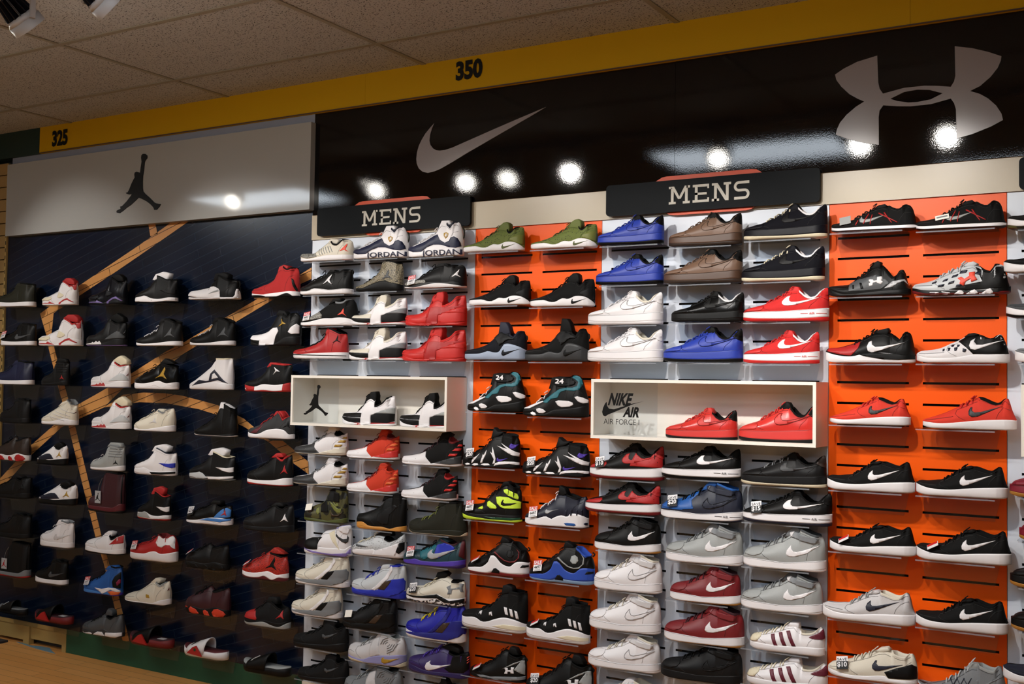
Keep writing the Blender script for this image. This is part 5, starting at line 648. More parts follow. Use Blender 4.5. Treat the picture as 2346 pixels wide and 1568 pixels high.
def sneaker(design, x, z, L, hs, pal, label, group, tagkind=None):
    pr = prof(design); d = pr.d; P, off = parse(pal)
    U = P.get('U', 'black2'); M = P.get('M', 'white')
    def C(k):
        if k in P: return P[k]
        return {'O': M, 'I': 'black', 'T': U, 'C': U, 'V': U, 'H': U, 'R': U, 'S': U}.get(k, k)
    root = empty('sneaker', (x, -.078, z), label, 'sneaker', group)
    root.scale = (L, L, L*hs)
    fab = 'knit' if design in KNIT else 'leather'; ur = .8 if fab == 'knit' else .5
    if U in ('blackl', 'foam', 'redl') or design == 'shell_mid' and U == 'black2': ur = .28
    if 'suede' in label or design == 'retro_seven': fab, ur = 'knit', .85
    if design in ('hyper_low', 'dotted_low') and U != 'black2': fab = 'perforated'
    um = mat(U, ur, kind=None if U in ('elephantd', 'camo', 'redsn') else fab); mm = mat(M, .5, kind='rubber')
    up = shoe_part('upper', (design, 'up'), lambda: upper(pr), um, root, L, hs)
    if d['out']:
        ms = shoe_part('midsole', (design, 'ms'), lambda: band(pr, pr.out, pr.mid, .45, 1), mm, root, L, hs)
        shoe_part('outsole', (design, 'os'), lambda: band(pr, pr.bot, pr.out, 0, .45), mat(C('O'), .5, kind=None if C('O') == 'dapple' else 'rubber'), root, L, hs)
    elif P.get('O') and P['O'] != M:
        o_ = lambda q: pr.bot(q)+(pr.mid(q)-pr.bot(q))*.28
        ms = shoe_part('midsole', (design, 'ms2'), lambda: band(pr, o_, pr.mid, .28, 1), mm, root, L, hs)
        shoe_part('outsole', (design, 'os2'), lambda: band(pr, pr.bot, o_, 0, .28), mat(P['O'], .5, kind=None if P['O'] in ('dapple', 'camo') else 'rubber'), root, L, hs)
    else:
        ms = shoe_part('midsole', (design, 'ms1'), lambda: band(pr, pr.bot, pr.mid, 0, 1), mm, root, L, hs)
    if d.get('col'): shoe_part('lining', (design, 'li'), lambda: lining(pr), mat(C('I'), .85), root, L, hs)
    if d['tongue']:
        tc = P.get('tcol', d.get('tcol') or 'T'); tc = C(tc)
        wv = .062
        shoe_part('tongue', (design, 'to'), lambda: slab(d['tongue'], wv), mat(tc, .7), root, L, hs)
    if d.get('lace'):
        a, b, n = d['lace']
        def laces():
            mb = MB()
            for i in range(int(n)):
                xx = a+(b-a)*(i+.2)/n; T = float(pr.top(xx)); m_ = float(pr.mid(xx)); pts = []
                for k in range(9):
                    u = -1+2*k/8; tt = 1-.22*abs(u)**2.5; zz = m_+(T-m_)*tt; yy = float(pr.yup(xx, min(tt, .999))) if abs(u) > .4 else None
                    yb = float(pr.yup(xx, .78)); y = yb*u
                    pts.append((xx+.012*u*(1 if i % 2 else -1), y, zz+.009-.004*abs(u)))
                mb.tube(pts, .0085, 5)
            return mb.V, mb.F
        lc = C(P.get('C') and 'C' or d.get('lcol') or 'C')
        shoe_part('laces', (design, 'la'), laces, mat(lc, .8), root, L, hs)
        if lc in ('black', 'black2', 'navy2', 'red3', 'redor') or True:
            def bow():
                mb = MB(); T = float(pr.top(b-.03))
                for s_ in (-1, 1):
                    mb.tube([(b-.03+.05*math.sin(t)*.8, s_*(.02+.07*math.sin(t*.5)), T+.012+.035*math.sin(t)) for t in np.linspace(0, math.pi, 8)], .006, 5)
                return mb.V, mb.F
            shoe_part('lace_bow', (design, 'bow'), bow, mat(lc, .8), root, L, hs)
    if U not in ('camo', 'elephantd') and design not in ('tall_white', 'high_boot'):
        seam = mat('~'+U, .7)
        xa = d['lace'][0]-.02 if d.get('lace') else .36; xc = (d['col'][0] if d.get('col') else .62)
        def on_top(x, k): return float(pr.mid(x))+(float(pr.top(x))-float(pr.mid(x)))*k
        def thick(P, w_=.0045):
            P = [Vector(p) for p in P]; out = []
            for a_, b_ in zip(P[:-1], P[1:]):
                if (b_-a_).length < 1e-5: continue
                t_ = (b_-a_).normalized(); q = Vector((-t_.y, t_.x))*w_/2
                out.append([tuple(a_+q), tuple(a_-q), tuple(b_-q)]); out.append([tuple(a_+q), tuple(b_-q), tuple(b_+q)])
            return out
        lines = [[(x, on_top(x, .80)) for x in np.linspace(xa, xc, 8)],
                 [(xa, on_top(xa, .8)), (xa-.01, on_top(xa, .55)), (xa+.03, on_top(xa+.03, .3)), (xa+.10, on_top(xa+.1, .06))],
                 [(.05, on_top(.05, .45)), (.12, on_top(.12, .5)), (xa-.03, on_top(xa-.03, .42))]]
        if d.get('col'): lines.append([(x, on_top(x, .88)) for x in np.linspace(xc+.02, .93, 8)]); lines.append([(.80, on_top(.8, .05)), (.82, on_top(.82, .35)), (.87, on_top(.87, .6)), (.94, on_top(.94, .7))])
        for j, P3_ in enumerate(lines): shoe_part('stitching', (design, 'st', j), lambda: panel(pr, None, tris=thick(P3_), off=.0022), seam, up, L, hs)
        if design.startswith('court'):
            shoe_part('stitching', (design, 'fx'), lambda: panel(pr, None, tris=thick([(x, float(pr.mid(x))-.006) for x in np.linspace(.03, .985, 16)], .0035), off=.0022), mat('~'+M, .7), ms, L, hs)
            if C('S') == U:
                Q = unpack(d['p'][0][2]); Q = Q+[Q[0]]
                shoe_part('stitching', (design, 'so'), lambda: panel(pr, None, tris=thick(Q, .0035), off=.010) , seam, up, L, hs)
    for i, (nm, ck, s) in enumerate(d['p']):
        if nm in off: continue
        col = P.get(nm, C(ck))
        if col == 'none': continue
        Q = unpack(s); cz = sum(p[1] for p in Q)/len(Q); cx = sum(p[0] for p in Q)/len(Q)
        par = up if cz > float(pr.mid(cx))-.004 else ms
        shiny = nm in ('heel_wrap', 'air_window') or col in ('silver', 'gold')
        special = col in ('elephant', 'camo', 'dapple')
        o = shoe_part(nm, (design, 'p', i), lambda: panel(pr, Q, .0045+.0012*(i % 5)), mat(col, .35 if shiny else .55, kind=None if special else 'leather'), par, L, hs)
    if 'heelq' in P or 'vamp' in P:
        extra = []
        if 'heelq' in P: extra.append(('heel_quarter', P['heelq'], [(.60, .17), (.66, .33), (.74, .27), (.84, .26), (.93, .36), (.99, .3), (.995, .16), (.8, .165)]))
        if 'vamp' in P: extra.append(('vamp_panel', P['vamp'], [(.03, .12), (.08, .2), (.25, .27), (.36, .31), (.50, .40), (.49, .33), (.42, .24), (.46, .14), (.3, .115)]))
        for nm, col, Q in extra:
            shoe_part(nm, (design, nm), lambda: panel(pr, Q, .003), mat(col, .5, kind='leather'), up, L, hs)
    for k in ('strap', 'strap2'):
        if d.get(k):
            pts, ck = d[k]; Q = unpack(pts)
            shoe_part('strap', (design, k), lambda: panel(pr, Q, .016 if k == 'strap' else .012), mat(C(ck), .6, kind='leather'), root, L, hs)
            if k == 'strap' and design == 'court_mid':
                Q2 = [(Q[0][0], Q[0][1]), (Q[1][0], Q[1][1]), (Q[1][0]+.035, Q[1][1]-.01), (Q[0][0]+.03, Q[0][1]-.03), (Q[-1][0]+.03, Q[-1][1]), (Q[-1][0], Q[-1][1])]
                shoe_part('strap_buckle', (design, 'bk'), lambda: panel(pr, Q2, .02), mat('white2' if U in ('grey2', 'white') else C('R'), .4), root, L, hs)
    if d.get('loop'):
        lx, lz, lh = d['loop']
        def loop():
            mb = MB(); mb.tube([(lx+.012+.028*math.sin(t), .0, lz-lh*.5*(1-math.cos(t))) for t in np.linspace(0, math.pi, 10)], .011, 6); return mb.V, mb.F
        shoe_part('heel_loop', (design, 'lp'), loop, mat('black2' if U != 'white' else ('white' if design == 'low_retro' else 'olived'), .8), root, L, hs)
    def surf_text(nm, body, Q, col, par, bold=.0):
        def fn():
            V, F, a = text_mesh(body, bold); (x0, z0), (x1, z1) = Q[0], Q[-1]
            T_, G = gridcut([[(x0+V[i][0]*(x1-x0), min(z0, z1)+V[i][1]*abs(z1-z0)) for i in (f[0], f[k], f[k+1])] for f in F for k in range(1, len(f)-1)], .03)
            return on_side(pr, T_, .010 if nm != 'strap_number' else .026), [g[::1] for g in G]
        shoe_part(nm, (design, nm, body), fn, mat(col, .6), par, L, hs, smooth=False)
    if d.get('text'): surf_text('side_lettering' if d['text'][0] != '23' else 'heel_number', d['text'][0], unpack(d['text'][1]), d['text'][2], ms, .01)
    if d.get('strap_text'): surf_text('strap_number', d['strap_text'][0], unpack(d['strap_text'][1]), 'white', root, .03)
    if 'AIR' in P:
        zz = (float(pr.out(.85))+float(pr.mid(.85)))*.5
        surf_text('sole_lettering', 'AIR', [(.81, zz-.013), (.87, zz+.013)], P['AIR'], ms, .01)
        shoe_part('sole_line', (design, 'sl'), lambda: panel(pr, [(.71, zz-.004), (.795, zz-.004), (.795, zz+.001), (.71, zz+.001)], .004), mat(P['AIR'], .6), ms, L, hs)
        shoe_part('sole_line', (design, 'sl2'), lambda: panel(pr, [(.885, zz-.004), (.985, zz-.004), (.985, zz+.001), (.885, zz+.001)], .004), mat(P['AIR'], .6), ms, L, hs)
    if d.get('hangtag'):
        y = -(.165)
        t = link('hang_tag', *[q for q in (lambda mb: (mb.V, mb.F))(MB().box(-.5+.33, -.5+.50, y-.012, y, .17, .42))], mat('silver', .3), root)
        mbj = MB().prism([(-.5+.335+.16*(a-JUMP_X0)/JUMP_W, .22+.16*(b-JUMP_Z0)/JUMP_H) for a, b in JUMP], y-.016, y-.013)
        mbj.build('figure_logo', mat('black2' if 'burgundy' in label else 'red3'), t)
        mbc = MB().tube([(-.5+.415, y-.004, .42), (-.5+.42, y+.02, .55), (-.5+.47, y+.05, .68)], .008, 5); mbc.build('chain', mat('metal', .3, 1), t)
    if tagkind: price_tag(root, pr, tagkind, L, hs)
    return root
def price_tag(root, pr, kind, L, hs):
    """card fixed over the toe"""
    tx = .20; T = float(pr.top(tx)); sx = 1/L; sz = 1/(L*hs)
    wd, ht = .040, .046
    if kind == 'plain2': tx, wd, ht = .32, .045, .026
    e = bpy.data.objects.new('price_tag', None)
    y = -float(pr.yup(tx, .55))-.012
    hold = MB()
    cx = tx-.5; cz = T*.98+.0
    # local frame of the card (metres) : u along x, v upward leaning back over the toe
    lean = .45 if kind != 'strip' else 1.1
    rot = Matrix.Rotation(-lean, 4, 'X') @ Matrix.Rotation(.0, 4, 'Z')
    roll = Matrix.Rotation(-.16 if kind != 'strip' else -.5, 4, 'Y')
    def put(u, v, dn=0.):
        p = roll @ (rot @ Vector((u, -dn, v)))
        return (cx+p.x*sx, y+p.y*sx, cz+p.z*sz)
    def card(name, u0, u1, v0, v1, col, dn, parent):
        V = [put(u0, v0, dn), put(u1, v0, dn), put(u1, v1, dn), put(u0, v1, dn), put(u0, v0, dn-.001), put(u1, v0, dn-.001), put(u1, v1, dn-.001), put(u0, v1, dn-.001)]
        return link(name, V, [(0, 1, 2, 3), (7, 6, 5, 4), (0, 4, 5, 1), (1, 5, 6, 2), (2, 6, 7, 3), (3, 7, 4, 0)], mat(col, .45), parent)
    h = wd/2; b = -ht*.55; t = ht*.45; md = (b+t)/2+.004
    def write(name, body, u0, u1, v0, v1, col, parent, bold=.02):
        V, F, a = text_mesh(body, bold)
        return link(name, [put(u0+v[0]*(u1-u0), v0+v[1]*(v1-v0), .0016) for v in V], F, mat(col), parent)
    if kind == 'strip':
        c = card('price_tag', -h, h, b*.6, t*.6, 'white', 0, root); card('tag_band', -h*.9, h*.9, 0, t*.5, 'red_tag', .0012, c)
    elif kind in ('plain', 'plain2', 'plainback'):
        c = card('price_tag', -h, h, b*.7, t*.7, 'box_white' if kind != 'plainback' else 'grey2', 0, root)
        if kind == 'plain2': card('tag_band', -h*.8, h*.8, b*.2, t*.2, 'grey3', .0012, c)
    elif kind == 'sale':
        c = card('price_tag', -h, h, b, t, 'white', 0, root); card('tag_band', -h, h, md, t, 'red_tag', .0006, c)
        write('tag_lettering', 'SALE', -h*.9, h*.9, md+.002, t-.003, 'white', c); write('tag_lettering', '4497', -h*.75, h*.75, b+.009, md-.004, 'black2', c, 0)
        card('tag_band', -h*.7, h*.7, b+.002, b+.006, 'grey2', .0008, c)
    else:
        num = {'save20': '$20', 'save15': '$15', 'save10': '$10', 'save25': '$25', 'save20b': '$20', 'save10b': '$10'}[kind]
        c = card('price_tag', -h, h, b, t, 'white', 0, root); card('tag_band', -h, h, b, md+.001, 'black2', .0006, c)
        write('tag_lettering', 'SAVE', -h*.85, h*.85, md+.003, t-.006, 'grey4', c, 0); write('tag_lettering', num, -h*.85, h*.85, b+.006, md-.001, 'white', c, .03)
    return c
def slide(x, z, L, pal, label, group):
    P, _ = parse(pal); root = empty('slide_sandal', (x, -.078, z), label, 'slide sandal', group); root.scale = (L, L, L)
    xs = STX; R = []
    def foot(z0, z1, k):
        R = []
        for q in xs:
            b = .05*np.clip((.18-q)/.18, 0, 1)**2; w_ = float(halfw(q))*k; zz1 = z1+(.03 if q > .8 else 0)*((q-.8)/.2)
            R.append(np.array([(q, -w_*.92, z0+b), (q, -w_, (z0+zz1)/2+b), (q, -w_*.96, zz1+b), (q, w_*.96, zz1+b), (q, w_, (z0+zz1)/2+b), (q, w_*.92, z0+b)]))
        return loft(R)
    shoe_part('sole', ('slide', 'sole'), lambda: foot(0, .11, 1.03), mat(P['M'], .6, kind='rubber'), root, L, 1)
    fb = shoe_part('footbed', ('slide', 'fb'), lambda: foot(.10, .125, .9), mat(P['F'], .7, kind='leather'), root, L, 1)
    def strap(a0, a1, h, k=1.0):
        R = []
        for q in np.linspace(a0, a1, 9):
            u = (q-a0)/(a1-a0); w_ = float(halfw(q))*1.06*k+.004; H = h*(.55+.45*u); ring = []
            for s_ in (1., .9):
                ang = np.linspace(0, math.pi, 13)
                pts = [(q+.06*math.sin(t)*(u-.2), -w_*s_*math.cos(t)**1 if abs(math.cos(t)) > 1e-9 else 0, .06+(H-.06-(0 if s_ == 1. else .02))*math.sin(t)**.7) for t in ang]
                ring += pts if s_ == 1. else pts[::-1]
            R.append(np.array(ring))
        return loft(R)
    st = shoe_part('strap', ('slide', 'strap'), lambda: strap(.17, .56, .34), mat(P['U'], .5, kind='leather'), root, L, 1)
    if P.get('X') != 'black2':
        mb = MB(); mb.prism([(.2-.5, .05), (.34-.5, .17), (.42-.5, .2), (.5-.5, .1), (.56-.5, .03)], -.196, -.17); o = mb.build('side_panel', mat(P['X'], .5), root)
        if P.get('G'): MB().cyl((.4-.5, -.2, .13), (.4-.5, -.19, .13), .028, .028).build('round_badge', mat('green2', .4), o)
    if P.get('W'): MB().box(.66-.5, .84-.5, -.05, .05, .122, .128).build('size_label', mat('white2', .6), fb)
    else: MB().tube([(.22-.5, -.13, .16), (.3-.5, -.12, .22), (.42-.5, -.1, .28)], .008, 5).build('strap_piping', mat('grey1' if P['U'] != 'white' else 'black2', .5), st)
    return root

# ================= the room =================
CEIL = 3.025
def structure(o): o['kind'] = 'structure'; return o
# floor: maple boards
m = bpy.data.materials.new('maple_floor'); m.use_nodes = True; n, l = nodes(m); b = n['Principled BSDF']
tc = n.new('ShaderNodeTexCoord'); mp = n.new('ShaderNodeMapping'); mp.inputs['Rotation'].default_value = (0, 0, math.radians(0)); br = n.new('ShaderNodeTexBrick')
br.inputs['Scale'].default_value = 1; br.inputs['Brick Width'].default_value = 1.1; br.inputs['Row Height'].default_value = .07; br.inputs['Mortar Size'].default_value = .0012
br.inputs['Color1'].default_value = lin('E09C54'); br.inputs['Color2'].default_value = lin('E8A862'); br.inputs['Mortar'].default_value = lin('6A4420'); br.offset = .4
ns = n.new('ShaderNodeTexNoise'); ns.inputs['Scale'].default_value = 6; mx = n.new('ShaderNodeMixRGB'); mx.blend_type = 'MULTIPLY'; mx.inputs[0].default_value = .15
l.new(tc.outputs['Object'], mp.inputs[0]); l.new(mp.outputs[0], br.inputs['Vector']); l.new(tc.outputs['Object'], ns.inputs['Vector']); l.new(br.outputs[0], mx.inputs[1]); l.new(ns.outputs[0], mx.inputs[2]); l.new(mx.outputs[0], b.inputs['Base Color']); b.inputs['Roughness'].default_value = .38
structure(MB().box(-5, 7, -9, 1.5, -.05, 0).build('floor', m))
# ceiling tiles with pin holes
m = bpy.data.materials.new('mineral_tile'); m.use_nodes = True; n, l = nodes(m); b = n['Principled BSDF']
tc = n.new('ShaderNodeTexCoord'); v1 = n.new('ShaderNodeTexNoise'); v1.inputs['Scale'].default_value = 150; v1.inputs['Detail'].default_value = 1; r = n.new('ShaderNodeValToRGB')
r.color_ramp.elements[0].position = .34; r.color_ramp.elements[0].color = lin('3A3632'); r.color_ramp.elements[1].position = .40; r.color_ramp.elements[1].color = lin('AAAAA8')
l.new(tc.outputs['Object'], v1.inputs['Vector']); l.new(v1.outputs[0], r.inputs[0]); l.new(r.outputs[0], b.inputs['Base Color']); b.inputs['Roughness'].default_value = .9
structure(MB().box(-5, 7, -9, 1.5, CEIL, CEIL+.06).build('ceiling', m))
g = MB()
for i in range(-3, 8): g.box(-1.875+i*1.248-.012, -1.875+i*1.248+.012, -9, -.03, CEIL-.004, CEIL-.0005)
for i in range(0, 14): g.box(-5, 7, -.385-i*.655-.012, -.385-i*.655+.012, CEIL-.0045, CEIL-.0006)
structure(g.build('trim_1', mat('grid', .6)))
# back wall behind everything, far and side walls of the shop
structure(MB().box(-5, 7, .06, .16, 0, CEIL).build('wall_back', mat('grey4', .8)))
structure(MB().box(-5, 7, -9.1, -9, 0, CEIL).build('wall_front', mat('beige', .8)))
structure(MB().box(-5.1, -5, -9, 1.5, 0, CEIL).build('wall_left', mat('beige', .8)))
structure(MB().box(7, 7.1, -9, 1.5, 0, CEIL).build('wall_right', mat('beige', .8)))
# yellow soffit with the lot numbers
yb = mat('yellow_band', .6, spec=.15); SZ0, SZ1 = 2.871, CEIL-.0
so = structure(MB().box(-2.154, .280, -.03, .03, SZ0, SZ1).box(.281, 2.768, -.03, .03, SZ0, SZ1).box(2.769, 7, -.03, .03, SZ0, SZ1).build('trim_2', yb))
structure(MB().box(-5, -2.155, -.03, .03, SZ0, SZ1).build('trim_3', mat('green_band', .6)))
MB().box(-2.154, 7, -.033, -.03, SZ0, SZ0+.005).build('soffit_shade_line', mat('brownd', .6), so)  # brown strip paints in the shade along the soffit's lower edge
def number(body, x0, x1, z0, z1, where):
    t = text_on('lot_number', body, x0, z0, x1-x0, z1-z0, -.0325, mat('black2', .6), None, .05)
    return tag(t, 'black lot number on the yellow soffit %s' % where, 'number')
number('325', -2.037, -1.897, 2.898, 2.992, 'above the leaping figure board, ending in a five'); number('350', .800, .943, 2.921, 3.010, 'above the black fascia, ending in a zero')
# pale strip under the soffit on the left, tan slatwall beyond the mural
structure(MB().box(-2.43, -.045, -.012, .03, 2.44, SZ0).build('trim_4', mat('strip', .5)))
sw = MB()
for k in range(36): sw.box(-4.6, -2.478, -.008, .03, 2.846-(k+1)*.0735+.006, 2.846-k*.0735)
structure(sw.build('wall_slats', mat('slat', .6)))
ms_ = MB().box(-2.4775, -2.4625, -.014, .03, .0, 2.84)
o = structure(ms_.build('trim_5', mat('tan_base', .5)))
hl = MB()
for k in range(60): hl.box(-2.4725, -2.4675, -.015, -.0141, .15+k*.044, .15+k*.044+.022)
hl.build('punched_slot', mat('slot'), o)

# glossy fascia boards with the emblems
hm = bumpy(mat('header', .035, kind='gloss', spec=.5), 260, .05, .001)
hb = tag(MB().box(-.045, 1.856, -.012, .03, 2.37, SZ0).build('fascia_board', hm), 'glossy black fascia board carrying the single check mark emblem', 'fascia board')
hb2 = tag(MB().box(1.858, 5.2, -.014, .03, 2.368, SZ0).build('fascia_board', hm), 'glossy black fascia board carrying the crossed-arc emblem', 'fascia board')
lg = mat('logo_grey', .22, kind='film')
MB().prism(SWOOSH, -.016, -.0125).build('check_mark_emblem', lg, hb)
MB().prism(ARCS, -.018, -.0145, ARCH).build('crossed_arc_emblem', lg, hb2)
jb = tag(MB().box(-2.43, -.04, -.045, .0, 2.395, 2.826).build('sign_board', mat('jheader', .07, kind='gloss2')), 'glossy pale grey sign board with a black leaping figure', 'sign board')
MB().prism(JUMP, -.049, -.0455).build('leaping_figure_emblem', mat('black2', .4), jb)
bs = structure(MB().box(-.054, 5.2, -.008, .03, 2.249, 2.37).build('trim_6', mat('beige', .3)))

# department signs
def rrect(x0, x1, z0, z1, r, n=5):
    P = []
    for cx, cz, a0 in ((x1-r, z1-r, 0), (x0+r, z1-r, 90), (x0+r, z0+r, 180), (x1-r, z0+r, 270)):
        for k in range(n+1):
            a = math.radians(a0+90*k/n); P.append((cx+r*math.cos(a), cz+r*math.sin(a)))
    return P
def slab_letters(x0, x1, z0, z1, st=.0115):
    """MENS in slab serif capitals, as separate polygons"""
    W = (x1-x0); gap = W*.035; ws = [W*.27, W*.205, W*.235, W*.19]; H = z1-z0; X = x0; out = []
    sf = st*.8
    def bar(a, b, c, d): out.append([(a, c), (b, c), (b, d), (a, d)])
    w_ = ws[0]; ax, bx = X+sf, X+w_-sf-st
    bar(ax, ax+st, z0, z1); bar(bx, bx+st, z0, z1); mx_ = (ax+bx+st)/2
    out.append([(ax, z1), (ax+st*1.1, z1), (mx_+st*.5, z0+H*.28), (mx_-st*.5, z0+H*.28)]); out.append([(bx-st*.1, z1), (bx+st, z1), (mx_+st*.5, z0+H*.28), (mx_-st*.5, z0+H*.28)])
    bar(ax-sf, ax+st+sf, z0, z0+sf); bar(bx-sf, bx+st+sf, z0, z0+sf); bar(ax-sf, ax+st*.5, z1-sf, z1); bar(bx+st*.5, bx+st+sf, z1-sf, z1)
    X += w_+gap; w_ = ws[1]; ax = X+sf
    bar(ax, ax+st, z0, z1); bar(X, X+w_, z1-st*.85, z1); bar(X, X+w_, z0, z0+st*.85); bar(ax, X+w_*.86, z0+H*.48-st*.4, z0+H*.48+st*.4); bar(X+w_-sf*.8, X+w_, z0, z0+st*1.5); bar(X+w_-sf*.8, X+w_, z1-st*1.5, z1)
    X += w_+gap; w_ = ws[2]; ax, bx = X+sf, X+w_-sf-st
    bar(ax, ax+st, z0, z1); bar(bx, bx+st, z0, z1); out.append([(ax, z1), (ax+st*1.2, z1), (bx+st, z0), (bx-st*.2, z0)]); bar(ax-sf, ax+st+sf, z0, z0+sf); bar(ax-sf, ax+st, z1-sf, z1); bar(bx-sf, bx+st+sf, z1-sf, z1)
    X += w_+gap; w_ = ws[3]; c = st*.9
    h2 = c/2; r_ = (H-c)/4; cy1 = z1-h2-r_; cy0 = z0+h2+r_
    path = [(X+w_-h2*.3, z1-h2)]+[(X+h2+r_+r_*math.cos(math.radians(a)), cy1+r_*math.sin(math.radians(a))) for a in range(90, 271, 15)]
    path += [(X+w_-h2-r_+r_*math.cos(math.radians(a)), cy0+r_*math.sin(math.radians(a))) for a in range(90, -91, -15)]+[(X+h2*.3, z0+h2)]
    A = []; B = []
    for i in range(len(path)):
        p, q = path[max(i-1, 0)], path[min(i+1, len(path)-1)]; dx, dz = q[0]-p[0], q[1]-p[1]; ll = math.hypot(dx, dz) or 1
        A.append((path[i][0]-dz/ll*h2, path[i][1]+dx/ll*h2)); B.append((path[i][0]+dz/ll*h2, path[i][1]-dx/ll*h2))
    out.append(A+B[::-1])
    return out
def department_sign(x0, x1, z0, z1, top, bot, txt, label):
    e = empty('department_sign', ((x0+x1)/2, 0, z0), label, 'sign', 'department signs above the sneaker bays'); ox, oz = (x0+x1)/2, z0
    rel = lambda P: [(a-ox, c-oz) for a, c in P]
    MB().prism(rel(rrect(x0, x1, z0, z1, .016)), -.032, -.02).build('board', mat('plate', .5, kind='board', spec=.1), e)
    t0, t1 = top; b0, b1 = bot
    ac = MB(); ac.prism(rel([(t0, z1-.02), (t0, z1), (t0+.03, z1+.016), (t0+.05, z1+.019), (t1-.05, z1+.019), (t1-.025, z1+.016), (t1, z1), (t1, z1-.02)]), -.02, -.0145)
    ac.build('accent_bar', mat('sign_orange', .45), e)
    ac = MB(); ac.prism(rel([(b0, z0+.02), (b0, z0), (b0+.02, z0-.009), (b0+.04, z0-.012), (b1-.03, z0-.012), (b1-.01, z0-.008), (b1, z0), (b1, z0+.02)]), -.02, -.0145)
    ac.build('accent_bar', mat('sign_orange', .45), e)
    if txt:
        mb = MB()
        for i, P in enumerate(slab_letters(*txt)): mb.prism(rel(P), -.0345-.0001*(i % 3), -.0322)
        mb.build('lettering', mat('letter', .5), e)
    MB().box(x0+.08-ox, x0+.1-ox, -.02, -.0, .04, .1).box(x1-.1-ox, x1-.08-ox, -.02, -.0, .04, .1).build('bracket', mat('metal', .4, 1), e)
department_sign(.0, .89, 2.262, 2.397, (.218, .668), (.285, .613), (.28, .618, 2.294, 2.366), 'smaller black department sign lettered MENS with orange accents')
department_sign(1.562, 2.448, 2.258, 2.386, (1.775, 2.225), (1.822, 2.19), (1.843, 2.176, 2.288, 2.359), 'larger black department sign lettered MENS with orange accents')
department_sign(3.127, 4.0, 2.25, 2.36, (3.4, 3.8), (3.4, 3.8), None, 'dark department sign cut off by the right edge of the picture')

# ================= slotted bays =================
def bay(x0, x1, z1, cols, m, label):
    """panel board with rows of slots; cols = (start, end) of each slot column"""
    e = empty('slot_panel', (x0, 0, 0), label, 'wall panel', 'slotted wall panels of the sneaker display')
    SH = .0085; zs = []
    k = -1
    while 2.040-k*.0762 > .2: zs.append(2.040-k*.0762+.003); k += 1
    xb = [x0]+[v for c in cols for v in c]+[x1]; zb = [.11]
    for z in zs[::-1]: zb += [z-SH/2, z+SH/2]
    zb.append(z1); mb = MB()
    for i in range(len(xb)-1):
        for j in range(len(zb)-1):
            if i % 2 == 1 and j % 2 == 1: continue
            mb.quad((xb[i]-x0, 0, zb[j]), (xb[i+1]-x0, 0, zb[j]), (xb[i+1]-x0, 0, zb[j+1]), (xb[i]-x0, 0, zb[j+1]))
    mb.quad((0, 0, .11), (0, .03, .11), (0, .03, z1), (0, 0, z1)); mb.quad((x1-x0, 0, .11), (x1-x0, 0, z1), (x1-x0, .03, z1), (x1-x0, .03, .11)); mb.quad((0, 0, z1), (x1-x0, 0, z1), (x1-x0, .03, z1), (0, .03, z1)); mb.quad((0, 0, .11), (0, .03, .11), (x1-x0, .03, .11), (x1-x0, 0, .11))
    mb.build('board', m, e)
    sm = mat('slot', .7)
    for a, c in cols:
        for z in zs:
            s = MB(); h = SH/2; A = [(a-x0, z-h), (c-x0, z-h), (c-x0, z+h), (a-x0, z+h)]
            s.quad(*[(p[0], .012, p[1]) for p in A])
            for i in range(4):
                p, q = A[i], A[(i+1) % 4]; s.quad((p[0], 0, p[1]), (q[0], 0, q[1]), (q[0], .012, q[1]), (p[0], .012, p[1]))
            s.build('slot', sm, e)
    return e
S9 = [(-.006, .25), (.300, .556), (.607, .863)]
wm = bumpy(mat('bay_white', .32, kind='laminate'), 12, .03); om = bumpy(mat('orange', .38, kind='laminate', spec=.3), 12, .03)
bay(-.054, .900, 2.249, S9, wm, 'white slotted wall panel beside the dark mural')
bay(.902, 1.529, 2.249, [(.935, 1.196), (1.247, 1.508)], om, 'narrow orange slotted wall panel between the white panels')
bay(1.531, 2.474, 2.249, [(1.575, 1.833), (1.878, 2.136), (2.183, 2.441)], wm, 'white slotted wall panel with the right display box')
bay(2.476, 3.084, 2.249, [(2.507, 2.762), (2.809, 3.060)], om, 'wide orange slotted wall panel near the right edge')
bay(3.086, 4.05, 2.249, [(3.131, 3.389), (3.434, 3.69), (3.74, 3.99)], wm, 'white slotted wall panel at the right edge')
structure(MB().box(-.05, 4.2, -.01, .03, 0, .11).build('baseboard_back', mat('box_white', .5)))

# dark court mural on the left
m = bpy.data.materials.new('court_mural'); m.use_nodes = True; n, l = nodes(m); b = n['Principled BSDF']
tc = n.new('ShaderNodeTexCoord'); mp = n.new('ShaderNodeMapping'); mp.inputs['Rotation'].default_value = (math.radians(90), 0, 0)
mp2 = n.new('ShaderNodeMapping'); mp2.inputs['Rotation'].default_value = (0, 0, math.radians(17))
br = n.new('ShaderNodeTexBrick'); br.inputs['Scale'].default_value = 1; br.inputs['Brick Width'].default_value = .42; br.inputs['Row Height'].default_value = .046; br.inputs['Mortar Size'].default_value = .0019
br.inputs['Color1'].default_value = lin('071124'); br.inputs['Color2'].default_value = lin('081428'); br.inputs['Mortar'].default_value = lin('1C2532'); br.offset = .37
l.new(tc.outputs['Object'], mp.inputs[0]); l.new(mp.outputs[0], mp2.inputs[0]); l.new(mp2.outputs[0], br.inputs['Vector']); l.new(br.outputs[0], b.inputs['Base Color']); b.inputs['Roughness'].default_value = .22
mu = tag(MB().box(-2.462, -.055, -.002, .03, .131, 2.40).build('court_mural', m), 'dark blue court mural with tan court lines and thin plank lines', 'mural')
